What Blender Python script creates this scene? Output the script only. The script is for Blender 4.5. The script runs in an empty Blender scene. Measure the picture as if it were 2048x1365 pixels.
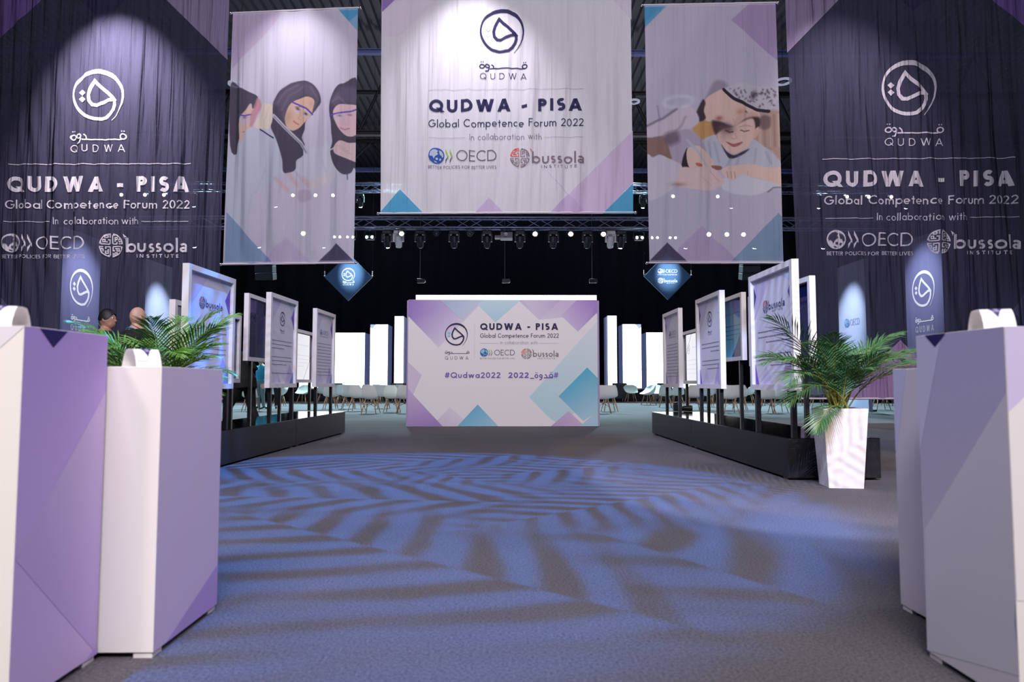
import bpy, bmesh, math, random
import numpy as np
from mathutils import Vector, Matrix

random.seed(7)
SC = bpy.context.scene
COL = SC.collection
PI = math.pi

# ------------------------------------------------------------------ camera
F_PX, W_PX, H_PX = 1365.0, 2048.0, 1365.0
PITCH = math.atan(83.5 / F_PX)
YAW = math.atan(14.0 / F_PX)
CAM = Vector((0, 0, 0.88))
cam_data = bpy.data.cameras.new('camera')
cam = bpy.data.objects.new('camera', cam_data)
COL.objects.link(cam)
cam_data.sensor_width = 36.0
cam_data.lens = F_PX / W_PX * 36.0
cam_data.clip_end = 200
cam.location = CAM
cam.rotation_euler = (PI / 2 + PITCH, 0, -YAW)
cam_data.dof.use_dof = True
cam_data.dof.focus_distance = 14.0
cam_data.dof.aperture_fstop = 3.2
SC.camera = cam
_R = Matrix.Rotation(-YAW, 3, 'Z') @ Matrix.Rotation(PI / 2 + PITCH, 3, 'X')


def ray(px, py):
    return _R @ Vector(((px - W_PX / 2) / F_PX, (H_PX / 2 - py) / F_PX, -1.0))


def at_y(px, py, Y):          # the point of the vertical plane y = Y seen at a pixel
    d = ray(px, py)
    return CAM + d * (Y / d.y)


def at_x(px, py, X):
    d = ray(px, py)
    return CAM + d * (X / d.x)


def at_z(px, py, Z=0.0):
    d = ray(px, py)
    return CAM + d * ((Z - CAM.z) / d.z)


def at_line(px, p, q):        # ground point where a pixel column crosses the line p-q
    d = ray(px, 766)
    dx, dy = d.x, d.y
    ex, ey = q[0] - p[0], q[1] - p[1]
    t = (p[0] * ey - p[1] * ex) / (dx * ey - dy * ex)
    return (dx * t, dy * t)


# ------------------------------------------------------------------ light and exposure
SC.view_settings.view_transform = 'Standard'
SC.view_settings.look = 'None'
SC.view_settings.gamma = 1.0
SC.view_settings.exposure = 0.0
SC.view_settings.use_curve_mapping = False
world = bpy.data.worlds.new('hall_air')
SC.world = world
world.use_nodes = True
world.node_tree.nodes['Background'].inputs[0].default_value = (0.30, 0.30, 0.42, 1)
world.node_tree.nodes['Background'].inputs[1].default_value = 0.016
SC.cycles.max_bounces = 5
SC.cycles.diffuse_bounces = 3
SC.cycles.glossy_bounces = 3
SC.cycles.transmission_bounces = 3
SC.cycles.transparent_max_bounces = 10
SC.cycles.sample_clamp_indirect = 3.0
SC.cycles.caustics_reflective = False
SC.cycles.caustics_refractive = False


def aim(o, target):
    o.rotation_euler = (Vector(target) - o.location).to_track_quat('-Z', 'Y').to_euler()


def spot(name, loc, target, power, angle, blend=0.4, color=(1, 1, 1), size=0.08):
    l = bpy.data.lights.new(name, 'SPOT')
    l.energy = power
    l.spot_size = math.radians(angle)
    l.spot_blend = blend
    l.color = color
    l.shadow_soft_size = size
    o = bpy.data.objects.new(name, l)
    COL.objects.link(o)
    o.location = loc
    aim(o, target)
    return o


def area(name, loc, target, power, size, color=(1, 1, 1), size_y=None):
    l = bpy.data.lights.new(name, 'AREA')
    l.energy = power
    l.color = color
    l.size = size
    if size_y:
        l.shape = 'RECTANGLE'
        l.size_y = size_y
    o = bpy.data.objects.new(name, l)
    COL.objects.link(o)
    o.location = loc
    aim(o, target)
    return o


# unseen fill lights added under the roof, behind and above the visitor
area('fill_light_row', (0, -6, 10.5), (0, 8, 3.0), 2150, 7, (1.0, 0.935, 0.925), 3)
area('fill_light_side', (-7, 3, 10.5), (1, 9, 0), 350, 3, (0.88, 0.82, 1.0))
area('fill_light_far_side', (7, 3, 10.5), (-1, 9, 0), 350, 3, (0.90, 0.84, 1.0))
# stage wash on the seating
for nm, x, pw in (('seating_wash', -4.5, 13000), ('seating_wash_far', 5, 13000), ('seating_wash_outer', 13, 11000), ('seating_wash_outer_far', -12, 11000)):
    spot(nm, (x, 27, 9.5), (x, 23.2, 0), pw, 82, 0.30, (0.56, 0.95, 1.0), 0.3)
# banner spots, hung close to the cloth so that their cones show
def near_banner(px, py, Y, off):
    p = at_y(px, py, Y)
    return (p.x, Y - off, p.z)


spot('banner_spot', near_banner(945, -110, 14, 1.6), at_y(950, 240, 14), 1050, 70, 1.0, (1, 0.97, 1), 0.05)
spot('banner_spot_photo', near_banner(590, -80, 14.3, 1.5), at_y(592, 190, 14.3), 620, 62, 1.0, (1, 0.96, 0.98), 0.05)
spot('banner_spot_dark', near_banner(222, -70, 15.5, 1.7), at_y(240, 260, 15.5), 8200, 66, 1.0, (1, 0.86, 0.80), 0.05)
spot('banner_spot_dark_far', near_banner(1665, -150, 15.5, 2.6), at_y(1690, 380, 15.5), 3600, 58, 1.0, (1, 0.84, 0.80), 0.05)
# coloured washes on the plinths at the entrance
spot('purple_wash', (3.2, 0.2, 6.5), (-1.3, 2.1, 0.6), 480, 34, 0.8, (0.74, 0.64, 1.0), 0.25)
spot('blue_wash', (-3.2, 0.0, 6.5), (1.45, 2.2, 0.6), 90, 34, 0.8, (0.75, 0.75, 1.0), 0.25)
spot('blue_floor_spot', (6.5, 8.5, 7), tuple(at_z(1765, 890)), 400, 9, 0.8, (0.12, 0.16, 1.0), 0.1)
spot('warm_front_fill', (-3.2, -3.5, 4.5), (-1.7, 2.0, 0.8), 520, 24, 0.9, (1.0, 0.92, 0.86), 0.3)  # unseen fill, added to brighten the left plinth fronts
spot('plain_front_fill', (4.2, -3.5, 4.5), (1.9, 2.0, 0.8), 300, 24, 0.9, (1.0, 0.95, 0.95), 0.3)  # neutral fill added for the right plinth fronts


def gobo(name, loc, target, power, angle, color, leaves, soft, scale, roll=0.0):
    """A projector with a leaf-shaped gobo: the pattern is in the lamp's own optics."""
    o = spot(name, loc, target, power, angle, 0.18, color, 0.02)
    if roll:
        o.rotation_euler = (o.rotation_euler.to_matrix() @ Matrix.Rotation(roll, 3, 'Z')).to_euler()
    l = o.data
    l.use_nodes = True
    nt = l.node_tree
    em = next(n for n in nt.nodes if n.type == 'EMISSION')

    def mth(op, a, b=None, c=None):
        n = nt.nodes.new('ShaderNodeMath')
        n.operation = op
        for i, v in enumerate((a, b, c)):
            if v is None:
                continue
            if isinstance(v, (int, float)):
                n.inputs[i].default_value = v
            else:
                nt.links.new(v, n.inputs[i])
        return n.outputs[0]
    ge = nt.nodes.new('ShaderNodeNewGeometry')
    rot = o.rotation_euler.to_matrix()

    def along_axis(k):
        n = nt.nodes.new('ShaderNodeVectorMath')
        n.operation = 'DOT_PRODUCT'
        nt.links.new(ge.outputs['Incoming'], n.inputs[0])
        n.inputs[1].default_value = rot.col[k]
        return n.outputs['Value']
    zz = mth('ABSOLUTE', along_axis(2))
    X = mth('DIVIDE', along_axis(0), zz)
    Y = mth('DIVIDE', along_axis(1), zz)
    nz = nt.nodes.new('ShaderNodeTexNoise')
    nz.inputs['Scale'].default_value = 2.3 * scale
    cb = nt.nodes.new('ShaderNodeCombineXYZ')
    nt.links.new(X, cb.inputs[0])
    nt.links.new(Y, cb.inputs[1])
    nt.links.new(cb.outputs[0], nz.inputs['Vector'])
    wob = mth('MULTIPLY', mth('SUBTRACT', nz.outputs['Fac'], 0.5), 0.12 / scale)
    dark = None
    for (ax, ay, ang, length, width, freq) in leaves:
        ca, sa = math.cos(ang), math.sin(ang)
        dx, dy = mth('SUBTRACT', X, ax), mth('SUBTRACT', Y, ay)
        s = mth('ADD', mth('MULTIPLY', dx, ca), mth('MULTIPLY', dy, sa))
        tt = mth('SUBTRACT', mth('MULTIPLY', dy, ca), mth('MULTIPLY', dx, sa))
        t = mth('ABSOLUTE', tt)
        # leaflets sweep forward in a curve and alternate on the two sides of the rib
        fwd = mth('SUBTRACT', s, mth('MULTIPLY', t, mth('ADD', 0.62, mth('MULTIPLY', t, 2.2 / (width * 10)))))
        ph = mth('ADD', mth('MULTIPLY', mth('ADD', fwd, wob), freq), mth('MULTIPLY', mth('SIGN', tt), 1.45))
        stripe = mth('ADD', mth('SINE', ph), mth('MULTIPLY', mth('SUBTRACT', nz.outputs['Fac'], 0.56), 3.0))
        # leaf outline: width * sqrt-ish envelope along the rib
        u = mth('DIVIDE', s, length)
        env = mth('MULTIPLY', mth('MULTIPLY', u, mth('SUBTRACT', 1.0, u)), 4.0 * width)
        ins = nt.nodes.new('ShaderNodeMapRange')
        ins.interpolation_type = 'SMOOTHSTEP'
        nt.links.new(mth('SUBTRACT', env, t), ins.inputs[0])
        ins.inputs[1].default_value = -soft * 0.06
        ins.inputs[2].default_value = soft * 0.06
        st = nt.nodes.new('ShaderNodeMapRange')
        st.interpolation_type = 'SMOOTHSTEP'
        nt.links.new(stripe, st.inputs[0])
        st.inputs[1].default_value = -soft
        st.inputs[2].default_value = soft
        # the later leaf lies over the earlier ones
        if dark is None:
            dark = mth('MULTIPLY', ins.outputs[0], st.outputs[0])
        else:
            dark = mth('ADD', dark, mth('MULTIPLY', ins.outputs[0], mth('SUBTRACT', st.outputs[0], dark)))
    k = mth('SUBTRACT', 1.0, mth('MULTIPLY', dark, 0.95))
    k = mth('MULTIPLY', k, mth('ADD', 0.55, mth('MULTIPLY', nz.outputs['Fac'], 0.9)))
    nt.links.new(k, em.inputs['Strength'])
    return o


def leaf_set(n, radius, length, width, freq, seed):
    """leaves reaching inwards from a ring, as on a breakup gobo"""
    r = random.Random(seed)
    out = []
    for i in range(n):
        a = 2 * PI * (i * 0.618) + r.uniform(-.25, .25)
        q = radius * r.uniform(.62, 1.0)
        out.append((q * math.cos(a), q * math.sin(a), a + PI + r.uniform(-.55, .55), length * r.uniform(.8, 1.2), width * r.uniform(.8, 1.25), freq * r.choice((.8, 1.05, 1.3, 1.6))))
    return out


gobo('leaf_projector', (-1.0, 7.5, 8.0), (-1.0, 5.56, 0), 7000, 45.6, (0.03, 0.27, 1.0), leaf_set(32, .52, .46, .095, 120, 3), 0.85, 4.0)
gobo('leaf_projector_side', (-0.6, -1.5, 6.0), (2.75, 6.0, 0.7), 5600, 26, (0.46, 0.58, 1.0), leaf_set(14, .19, .17, .035, 800, 8), 0.6, 14.0, 0.6)
gobo('warm_leaf_projector', (3.2, -1.5, 6.2), (2.85, 6.0, 0.7), 2000, 24, (1.0, 0.66, 0.34), leaf_set(11, .19, .18, .035, 800, 5), 0.9, 12.0, 2.0)
gobo('blue_leaf_projector_left', (0.6, -1.0, 6.0), (-2.9, 6.8, 1.2), 1800, 28, (0.40, 0.52, 1.0), leaf_set(9, .20, .24, .06, 300, 12), 0.9, 7.0, 1.1)


# ------------------------------------------------------------------ colour and materials
def lin(c):
    c = c / 255.0
    return c / 12.92 if c <= 0.04045 else ((c + 0.055) / 1.055) ** 2.4


def L3(c):
    return (lin(c[0]), lin(c[1]), lin(c[2]))


def mat(name, rgb, rough=0.5, metal=0.0, emit=None, strength=0.0, noise=0.0, nscale=20.0, bump=0.0, spec=0.5, coat=0.0):
    m = bpy.data.materials.new(name)
    m.use_nodes = True
    nt = m.node_tree
    b = nt.nodes['Principled BSDF']
    c = L3(rgb)
    b.inputs['Base Color'].default_value = (*c, 1)
    b.inputs['Roughness'].default_value = rough
    b.inputs['Metallic'].default_value = metal
    b.inputs['Specular IOR Level'].default_value = spec
    if coat:
        b.inputs['Coat Weight'].default_value = coat
        b.inputs['Coat Roughness'].default_value = 0.03
    if emit:
        b.inputs['Emission Color'].default_value = (*L3(emit), 1)
        b.inputs['Emission Strength'].default_value = strength
    if noise or bump:
        tc = nt.nodes.new('ShaderNodeTexCoord')
        nz = nt.nodes.new('ShaderNodeTexNoise')
        nz.inputs['Scale'].default_value = nscale
        nz.inputs['Detail'].default_value = 4
        nt.links.new(tc.outputs['Object'], nz.inputs['Vector'])
        if noise:
            mx = nt.nodes.new('ShaderNodeMix')
            mx.data_type = 'RGBA'
            mx.inputs[6].default_value = tuple(x * (1 - noise) for x in c) + (1,)
            mx.inputs[7].default_value = tuple(min(1, x * (1 + noise)) for x in c) + (1,)
            nt.links.new(nz.outputs['Fac'], mx.inputs[0])
            nt.links.new(mx.outputs[2], b.inputs['Base Color'])
        if bump:
            bp = nt.nodes.new('ShaderNodeBump')
            bp.inputs['Strength'].default_value = bump
            bp.inputs['Distance'].default_value = 0.01
            nt.links.new(nz.outputs['Fac'], bp.inputs['Height'])
            nt.links.new(bp.outputs[0], b.inputs['Normal'])
    return m


def print_mat(name, rough=0.6, spec=0.3, coat=0.0):
    m = mat(name, (255, 255, 255), rough, spec=spec, coat=coat)
    nt = m.node_tree
    a = nt.nodes.new('ShaderNodeAttribute')
    a.attribute_name = 'Col'
    nt.links.new(a.outputs['Color'], nt.nodes['Principled BSDF'].inputs['Base Color'])
    return m


def fabric_mat(name, alpha, trans, crease):
    m = bpy.data.materials.new(name)
    m.use_nodes = True
    nt = m.node_tree
    nt.nodes.remove(nt.nodes['Principled BSDF'])
    out = nt.nodes['Material Output']
    a = nt.nodes.new('ShaderNodeAttribute')
    a.attribute_name = 'Col'
    d = nt.nodes.new('ShaderNodeBsdfDiffuse')
    t = nt.nodes.new('ShaderNodeBsdfTranslucent')
    tp = nt.nodes.new('ShaderNodeBsdfTransparent')
    m1 = nt.nodes.new('ShaderNodeMixShader')
    m2 = nt.nodes.new('ShaderNodeMixShader')
    # hanging creases: noise stretched down the cloth
    tc = nt.nodes.new('ShaderNodeTexCoord')
    mp = nt.nodes.new('ShaderNodeMapping')
    mp.inputs['Scale'].default_value = (5.5, 1.0, 0.22)
    mp.inputs['Rotation'].default_value = (0, 0.04, 0)
    wv = nt.nodes.new('ShaderNodeTexNoise')
    wv.inputs['Scale'].default_value = 1.0
    wv.inputs['Detail'].default_value = 3.5
    wv.inputs['Distortion'].default_value = 0.4
    nt.links.new(tc.outputs['Object'], mp.inputs[0])
    nt.links.new(mp.outputs[0], wv.inputs['Vector'])
    bp = nt.nodes.new('ShaderNodeBump')
    bp.inputs['Strength'].default_value = 1.0
    bp.inputs['Distance'].default_value = crease
    nt.links.new(wv.outputs['Fac'], bp.inputs['Height'])
    nt.links.new(bp.outputs[0], d.inputs['Normal'])
    nt.links.new(a.outputs['Color'], d.inputs['Color'])
    nt.links.new(a.outputs['Color'], t.inputs['Color'])
    m1.inputs[0].default_value = trans
    nt.links.new(d.outputs[0], m1.inputs[1])
    nt.links.new(t.outputs[0], m1.inputs[2])
    m2.inputs[0].default_value = alpha
    nt.links.new(tp.outputs[0], m2.inputs[1])
    nt.links.new(m1.outputs[0], m2.inputs[2])
    nt.links.new(m2.outputs[0], out.inputs['Surface'])
    return m


def emit_mat(name, rgb, strength):
    return mat(name, (20, 20, 20), 0.4, emit=rgb, strength=strength)


M = {
    'white_paint': mat('white_paint', (232, 228, 226), 0.55, noise=0.02, nscale=6),
    'frame_white': mat('frame_white', (226, 221, 222), 0.6, noise=0.03, nscale=9),
    'black_gloss': mat('black_gloss', (9, 9, 12), 0.08, spec=0.6),
    'black_paint': mat('black_paint', (24, 24, 29), 0.55, noise=0.15, nscale=40),
    'black_metal': mat('black_metal', (22, 22, 25), 0.4, 0.2),
    'dark_metal': mat('dark_metal', (38, 40, 48), 0.45, 0.5),
    'truss_metal': mat('truss_metal', (120, 122, 150), 0.4, 0.85),
    'chrome': mat('chrome', (225, 225, 232), 0.12, 1.0),
    'lens_off': mat('lens_off', (40, 45, 60), 0.1, 0.2),
    'lens_warm': emit_mat('lens_warm', (255, 226, 190), 60),
    'lens_cool': emit_mat('lens_cool', (205, 248, 255), 60),
    'lamp_white_body': mat('lamp_white_body', (205, 205, 210), 0.4),
    'grey_case': mat('grey_case', (95, 92, 100), 0.5),
    'drape': mat('drape', (20, 23, 36), 0.9, noise=0.3, nscale=3),
    'deck': mat('deck', (74, 72, 80), 0.55, 0.1),
    'steel': mat('steel', (26, 26, 34), 0.5, 0.3),
    'steel_blue_lit': mat('steel_blue_lit', (96, 104, 160), 0.45, 0.2),  # blue light on these chords is put into the steel's colour
    'led_white': emit_mat('led_white', (250, 249, 255), 3.4),
    'led_blue': emit_mat('led_blue', (190, 215, 250), 0.9),
    'hem': mat('hem', (206, 198, 210), 0.7),
    'led_side_glow': mat('led_side_glow', (60, 66, 90), 0.4, emit=(76, 84, 122), strength=0.75),  # lit tone of the tower sides put in as a faint glow
    'chair_shell': mat('chair_shell', (232, 232, 228), 0.35),
    'wood': mat('wood', (176, 132, 98), 0.5, noise=0.25, nscale=30),
    'sofa': mat('sofa', (82, 86, 90), 0.85, noise=0.1, nscale=50),
    'soil': mat('soil', (58, 44, 34), 0.95, noise=0.4, nscale=60, bump=0.6),
    'leaf': mat('leaf', (94, 138, 36), 0.4, noise=0.5, nscale=9),  # warm light on the left palm is mixed into this green
    'leaf_unlit': mat('leaf_unlit', (72, 116, 64), 0.4, noise=0.5, nscale=9),  # same leaf without the warm light, coloured darker
    'stalk': mat('stalk', (140, 140, 60), 0.5, noise=0.2, nscale=12),
    'print': print_mat('print', 0.6, 0.25),
    'print_gloss': print_mat('print_gloss', 0.15, 0.5, 0.6),
    'navy_gloss': print_mat('navy_gloss', 0.04, 0.9),
    'cloth_light': fabric_mat('cloth_light', 0.88, 0.30, 0.07),
    'cloth_dark': fabric_mat('cloth_dark', 0.80, 0.22, 0.20),
    'suit': mat('suit', (20, 20, 25), 0.85, noise=0.2, nscale=40),
    'grey_cloth': mat('grey_cloth', (84, 108, 112), 0.85, noise=0.1, nscale=40),
    'teal_cloth': mat('teal_cloth', (20, 140, 165), 0.8),
    'skin': mat('skin', (196, 152, 132), 0.5, noise=0.06, nscale=30),
    'skin_tan': mat('skin_tan', (172, 124, 102), 0.5, noise=0.06, nscale=30),
    'hair': mat('hair', (22, 18, 18), 0.5, noise=0.4, nscale=80, bump=0.5),
    'lanyard': mat('lanyard', (30, 140, 220), 0.6),
    'shoe': mat('shoe', (12, 12, 14), 0.3),
}


def carpet():
    m = bpy.data.materials.new('carpet')
    m.use_nodes = True
    nt = m.node_tree
    b = nt.nodes['Principled BSDF']
    b.inputs['Roughness'].default_value = 0.95
    b.inputs['Specular IOR Level'].default_value = 0.1
    tc = nt.nodes.new('ShaderNodeTexCoord')
    n1 = nt.nodes.new('ShaderNodeTexNoise')
    n1.inputs['Scale'].default_value = 95
    n1.inputs['Detail'].default_value = 6
    n1.inputs['Roughness'].default_value = 0.75
    n2 = nt.nodes.new('ShaderNodeTexNoise')
    n2.inputs['Scale'].default_value = 1.1
    n2.inputs['Detail'].default_value = 3
    for n in (n1, n2):
        nt.links.new(tc.outputs['Object'], n.inputs['Vector'])
    r1 = nt.nodes.new('ShaderNodeValToRGB')
    r1.color_ramp.elements[0].position = 0.30
    r1.color_ramp.elements[0].color = (*L3((56, 53, 58)), 1)
    r1.color_ramp.elements[1].position = 0.72
    r1.color_ramp.elements[1].color = (*L3((120, 116, 122)), 1)
    nt.links.new(n1.outputs['Fac'], r1.inputs[0])
    mx = nt.nodes.new('ShaderNodeMix')
    mx.data_type = 'RGBA'
    mx.blend_type = 'MULTIPLY'
    mx.inputs[0].default_value = 0.35
    nt.links.new(r1.outputs[0], mx.inputs[6])
    r2 = nt.nodes.new('ShaderNodeValToRGB')
    r2.color_ramp.elements[0].position = 0.3
    r2.color_ramp.elements[0].color = (0.6, 0.6, 0.6, 1)
    r2.color_ramp.elements[1].position = 0.7
    nt.links.new(n2.outputs['Fac'], r2.inputs[0])
    nt.links.new(r2.outputs[0], mx.inputs[7])
    nt.links.new(mx.outputs[2], b.inputs['Base Color'])
    bp = nt.nodes.new('ShaderNodeBump')
    bp.inputs['Strength'].default_value = 0.5
    bp.inputs['Distance'].default_value = 0.006
    nt.links.new(n1.outputs['Fac'], bp.inputs['Height'])
    nt.links.new(bp.outputs[0], b.inputs['Normal'])
    return m


M['carpet'] = carpet()
MAT_ORDER = {}


# ------------------------------------------------------------------ mesh builder
class MB:
    def __init__(s):
        s.v, s.f, s.m, s.c, s.sm = [], [], [], [], []
        s.mats = []

    def mi(s, m):
        if m not in s.mats:
            s.mats.append(m)
        return s.mats.index(m)

    def add(s, verts, faces, m, col=(0.5, 0.5, 0.5), smooth=False, cols=None):
        b = len(s.v)
        i = s.mi(m)
        s.v += [tuple(v) for v in verts]
        s.c += list(cols) if cols is not None else [col] * len(verts)
        s.f += [tuple(b + k for k in f) for f in faces]
        s.m += [i] * len(faces)
        s.sm += [smooth] * len(faces)

    def box(s, lo, hi, m, mx=None, bevel=0.0):
        (x0, y0, z0), (x1, y1, z1) = lo, hi
        if bevel > 0:
            bm = bmesh.new()
            bmesh.ops.create_cube(bm, size=1)
            for v in bm.verts:
                v.co = Vector(((x0 + x1) / 2 + v.co.x * (x1 - x0), (y0 + y1) / 2 + v.co.y * (y1 - y0), (z0 + z1) / 2 + v.co.z * (z1 - z0)))
            bmesh.ops.bevel(bm, geom=bm.edges[:], offset=bevel, segments=2, affect='EDGES', profile=0.5)
            bm.verts.index_update()
            vs = [v.co.copy() for v in bm.verts]
            fs = [[v.index for v in f.verts] for f in bm.faces]
            bm.free()
        else:
            vs = [Vector(p) for p in ((x0, y0, z0), (x1, y0, z0), (x1, y1, z0), (x0, y1, z0), (x0, y0, z1), (x1, y0, z1), (x1, y1, z1), (x0, y1, z1))]
            fs = [(3, 2, 1, 0), (4, 5, 6, 7), (0, 1, 5, 4), (1, 2, 6, 5), (2, 3, 7, 6), (3, 0, 4, 7)]
        if mx is not None:
            vs = [mx @ v for v in vs]
        s.add(vs, fs, m)

    def cyl(s, p, q, r0, r1, m, n=10, caps=True, smooth=True):
        p, q = Vector(p), Vector(q)
        d = (q - p).normalized()
        a = d.orthogonal().normalized()
        b = d.cross(a)
        vs = []
        for c, r in ((p, r0), (q, r1)):
            for k in range(n):
                t = 2 * PI * k / n
                vs.append(c + a * (math.cos(t) * r) + b * (math.sin(t) * r))
        s.add(vs, [(k, (k + 1) % n, n + (k + 1) % n, n + k) for k in range(n)], m, smooth=smooth)
        if caps:
            s.add(vs[:n], [tuple(range(n - 1, -1, -1))], m)
            s.add(vs[n:], [tuple(range(n))], m)

    def tube(s, pts, r, m, n=8):
        pts = [Vector(p) for p in pts]
        rs = r if isinstance(r, (list, tuple)) else [r] * len(pts)
        vs, fs = [], []
        up = None
        for i, p in enumerate(pts):
            d = (pts[min(i + 1, len(pts) - 1)] - pts[max(i - 1, 0)]).normalized()
            if up is None:
                up = d.orthogonal().normalized()
            up = (up - d * up.dot(d)).normalized()
            b = d.cross(up)
            for k in range(n):
                t = 2 * PI * k / n
                vs.append(p + up * math.cos(t) * rs[i] + b * math.sin(t) * rs[i])
        for i in range(len(pts) - 1):
            for k in range(n):
                fs.append((i * n + k, i * n + (k + 1) % n, (i + 1) * n + (k + 1) % n, (i + 1) * n + k))
        fs.append(tuple(range(n - 1, -1, -1)))
        e = (len(pts) - 1) * n
        fs.append(tuple(range(e, e + n)))
        s.add(vs, fs, m, smooth=True)

    def ball(s, c, r, m, nu=14, nv=9, sc=(1, 1, 1), mx=None):
        vs, fs = [], []
        for j in range(nv + 1):
            t = PI * j / nv
            for i in range(nu):
                p = 2 * PI * i / nu
                v = Vector((math.sin(t) * math.cos(p) * r * sc[0], math.sin(t) * math.sin(p) * r * sc[1], math.cos(t) * r * sc[2]))
                if mx is not None:
                    v = mx @ v
                vs.append(Vector(c) + v)
        for j in range(nv):
            for i in range(nu):
                fs.append((j * nu + i, (j + 1) * nu + i, (j + 1) * nu + (i + 1) % nu, j * nu + (i + 1) % nu))
        s.add(vs, fs, m, smooth=True)

    def disc(s, c, nrm, r, m, n=16):
        nrm = Vector(nrm).normalized()
        a = nrm.orthogonal().normalized()
        b = nrm.cross(a)
        s.add([Vector(c) + a * math.cos(2 * PI * k / n) * r + b * math.sin(2 * PI * k / n) * r for k in range(n)], [tuple(range(n))], m)

    def build(s, name, parent=None, world=False, loc=None):
        me = bpy.data.meshes.new(name)
        off = Vector((0, 0, 0))
        if world and parent is not None:
            off = WORLD_LOC[parent.name]
        if loc is not None:
            off = Vector(loc)
        me.from_pydata([(v[0] - off.x, v[1] - off.y, v[2] - off.z) for v in s.v], [], s.f)
        for m in s.mats:
            me.materials.append(m)
        me.polygons.foreach_set('material_index', s.m)
        me.polygons.foreach_set('use_smooth', s.sm)
        ca = me.color_attributes.new('Col', 'FLOAT_COLOR', 'POINT')
        arr = np.ones((len(s.v), 4), dtype=np.float32)
        arr[:, :3] = np.array(s.c, dtype=np.float32).reshape(-1, 3)
        ca.data.foreach_set('color', arr.ravel())
        me.update()
        o = bpy.data.objects.new(name, me)
        COL.objects.link(o)
        if parent is not None:
            o.parent = parent
        if loc is not None:
            o.location = loc
        return o


WORLD_LOC = {}


def tag(o, label, cat, group=None):
    o['label'] = label
    o['category'] = cat
    if group:
        o['group'] = group
    return o


def thing(name, loc, label, cat, group=None, rz=0.0):
    o = bpy.data.objects.new(name, None)
    o.empty_display_size = 0.1
    COL.objects.link(o)
    o.location = loc
    o.rotation_euler = (0, 0, rz)
    WORLD_LOC[o.name] = Vector(loc)
    return tag(o, label, cat, group)


def structure(o):
    o['kind'] = 'structure'
    return o


def copy_tree(o, loc, rz=0.0, label=None, group=None):
    r = o.copy()
    COL.objects.link(r)
    r.location = loc
    r.rotation_euler = (0, 0, rz)
    if label:
        r['label'] = label
    if group:
        r['group'] = group
    for ch in list(o.children):
        c = ch.copy()
        COL.objects.link(c)
        c.parent = r
        for g in list(ch.children):
            d = g.copy()
            COL.objects.link(d)
            d.parent = c
    return r


ORD = ['first', 'second', 'third', 'fourth', 'fifth', 'sixth', 'seventh', 'eighth', 'ninth', 'tenth', 'eleventh', 'twelfth']
# ------------------------------------------------------------------ print: strokes, lettering, emblems
def arc(cx, cy, rx, ry, a0, a1, n=12):
    return [(cx + rx * math.cos(math.radians(a0 + (a1 - a0) * k / n)), cy + ry * math.sin(math.radians(a0 + (a1 - a0) * k / n))) for k in range(n + 1)]


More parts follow.
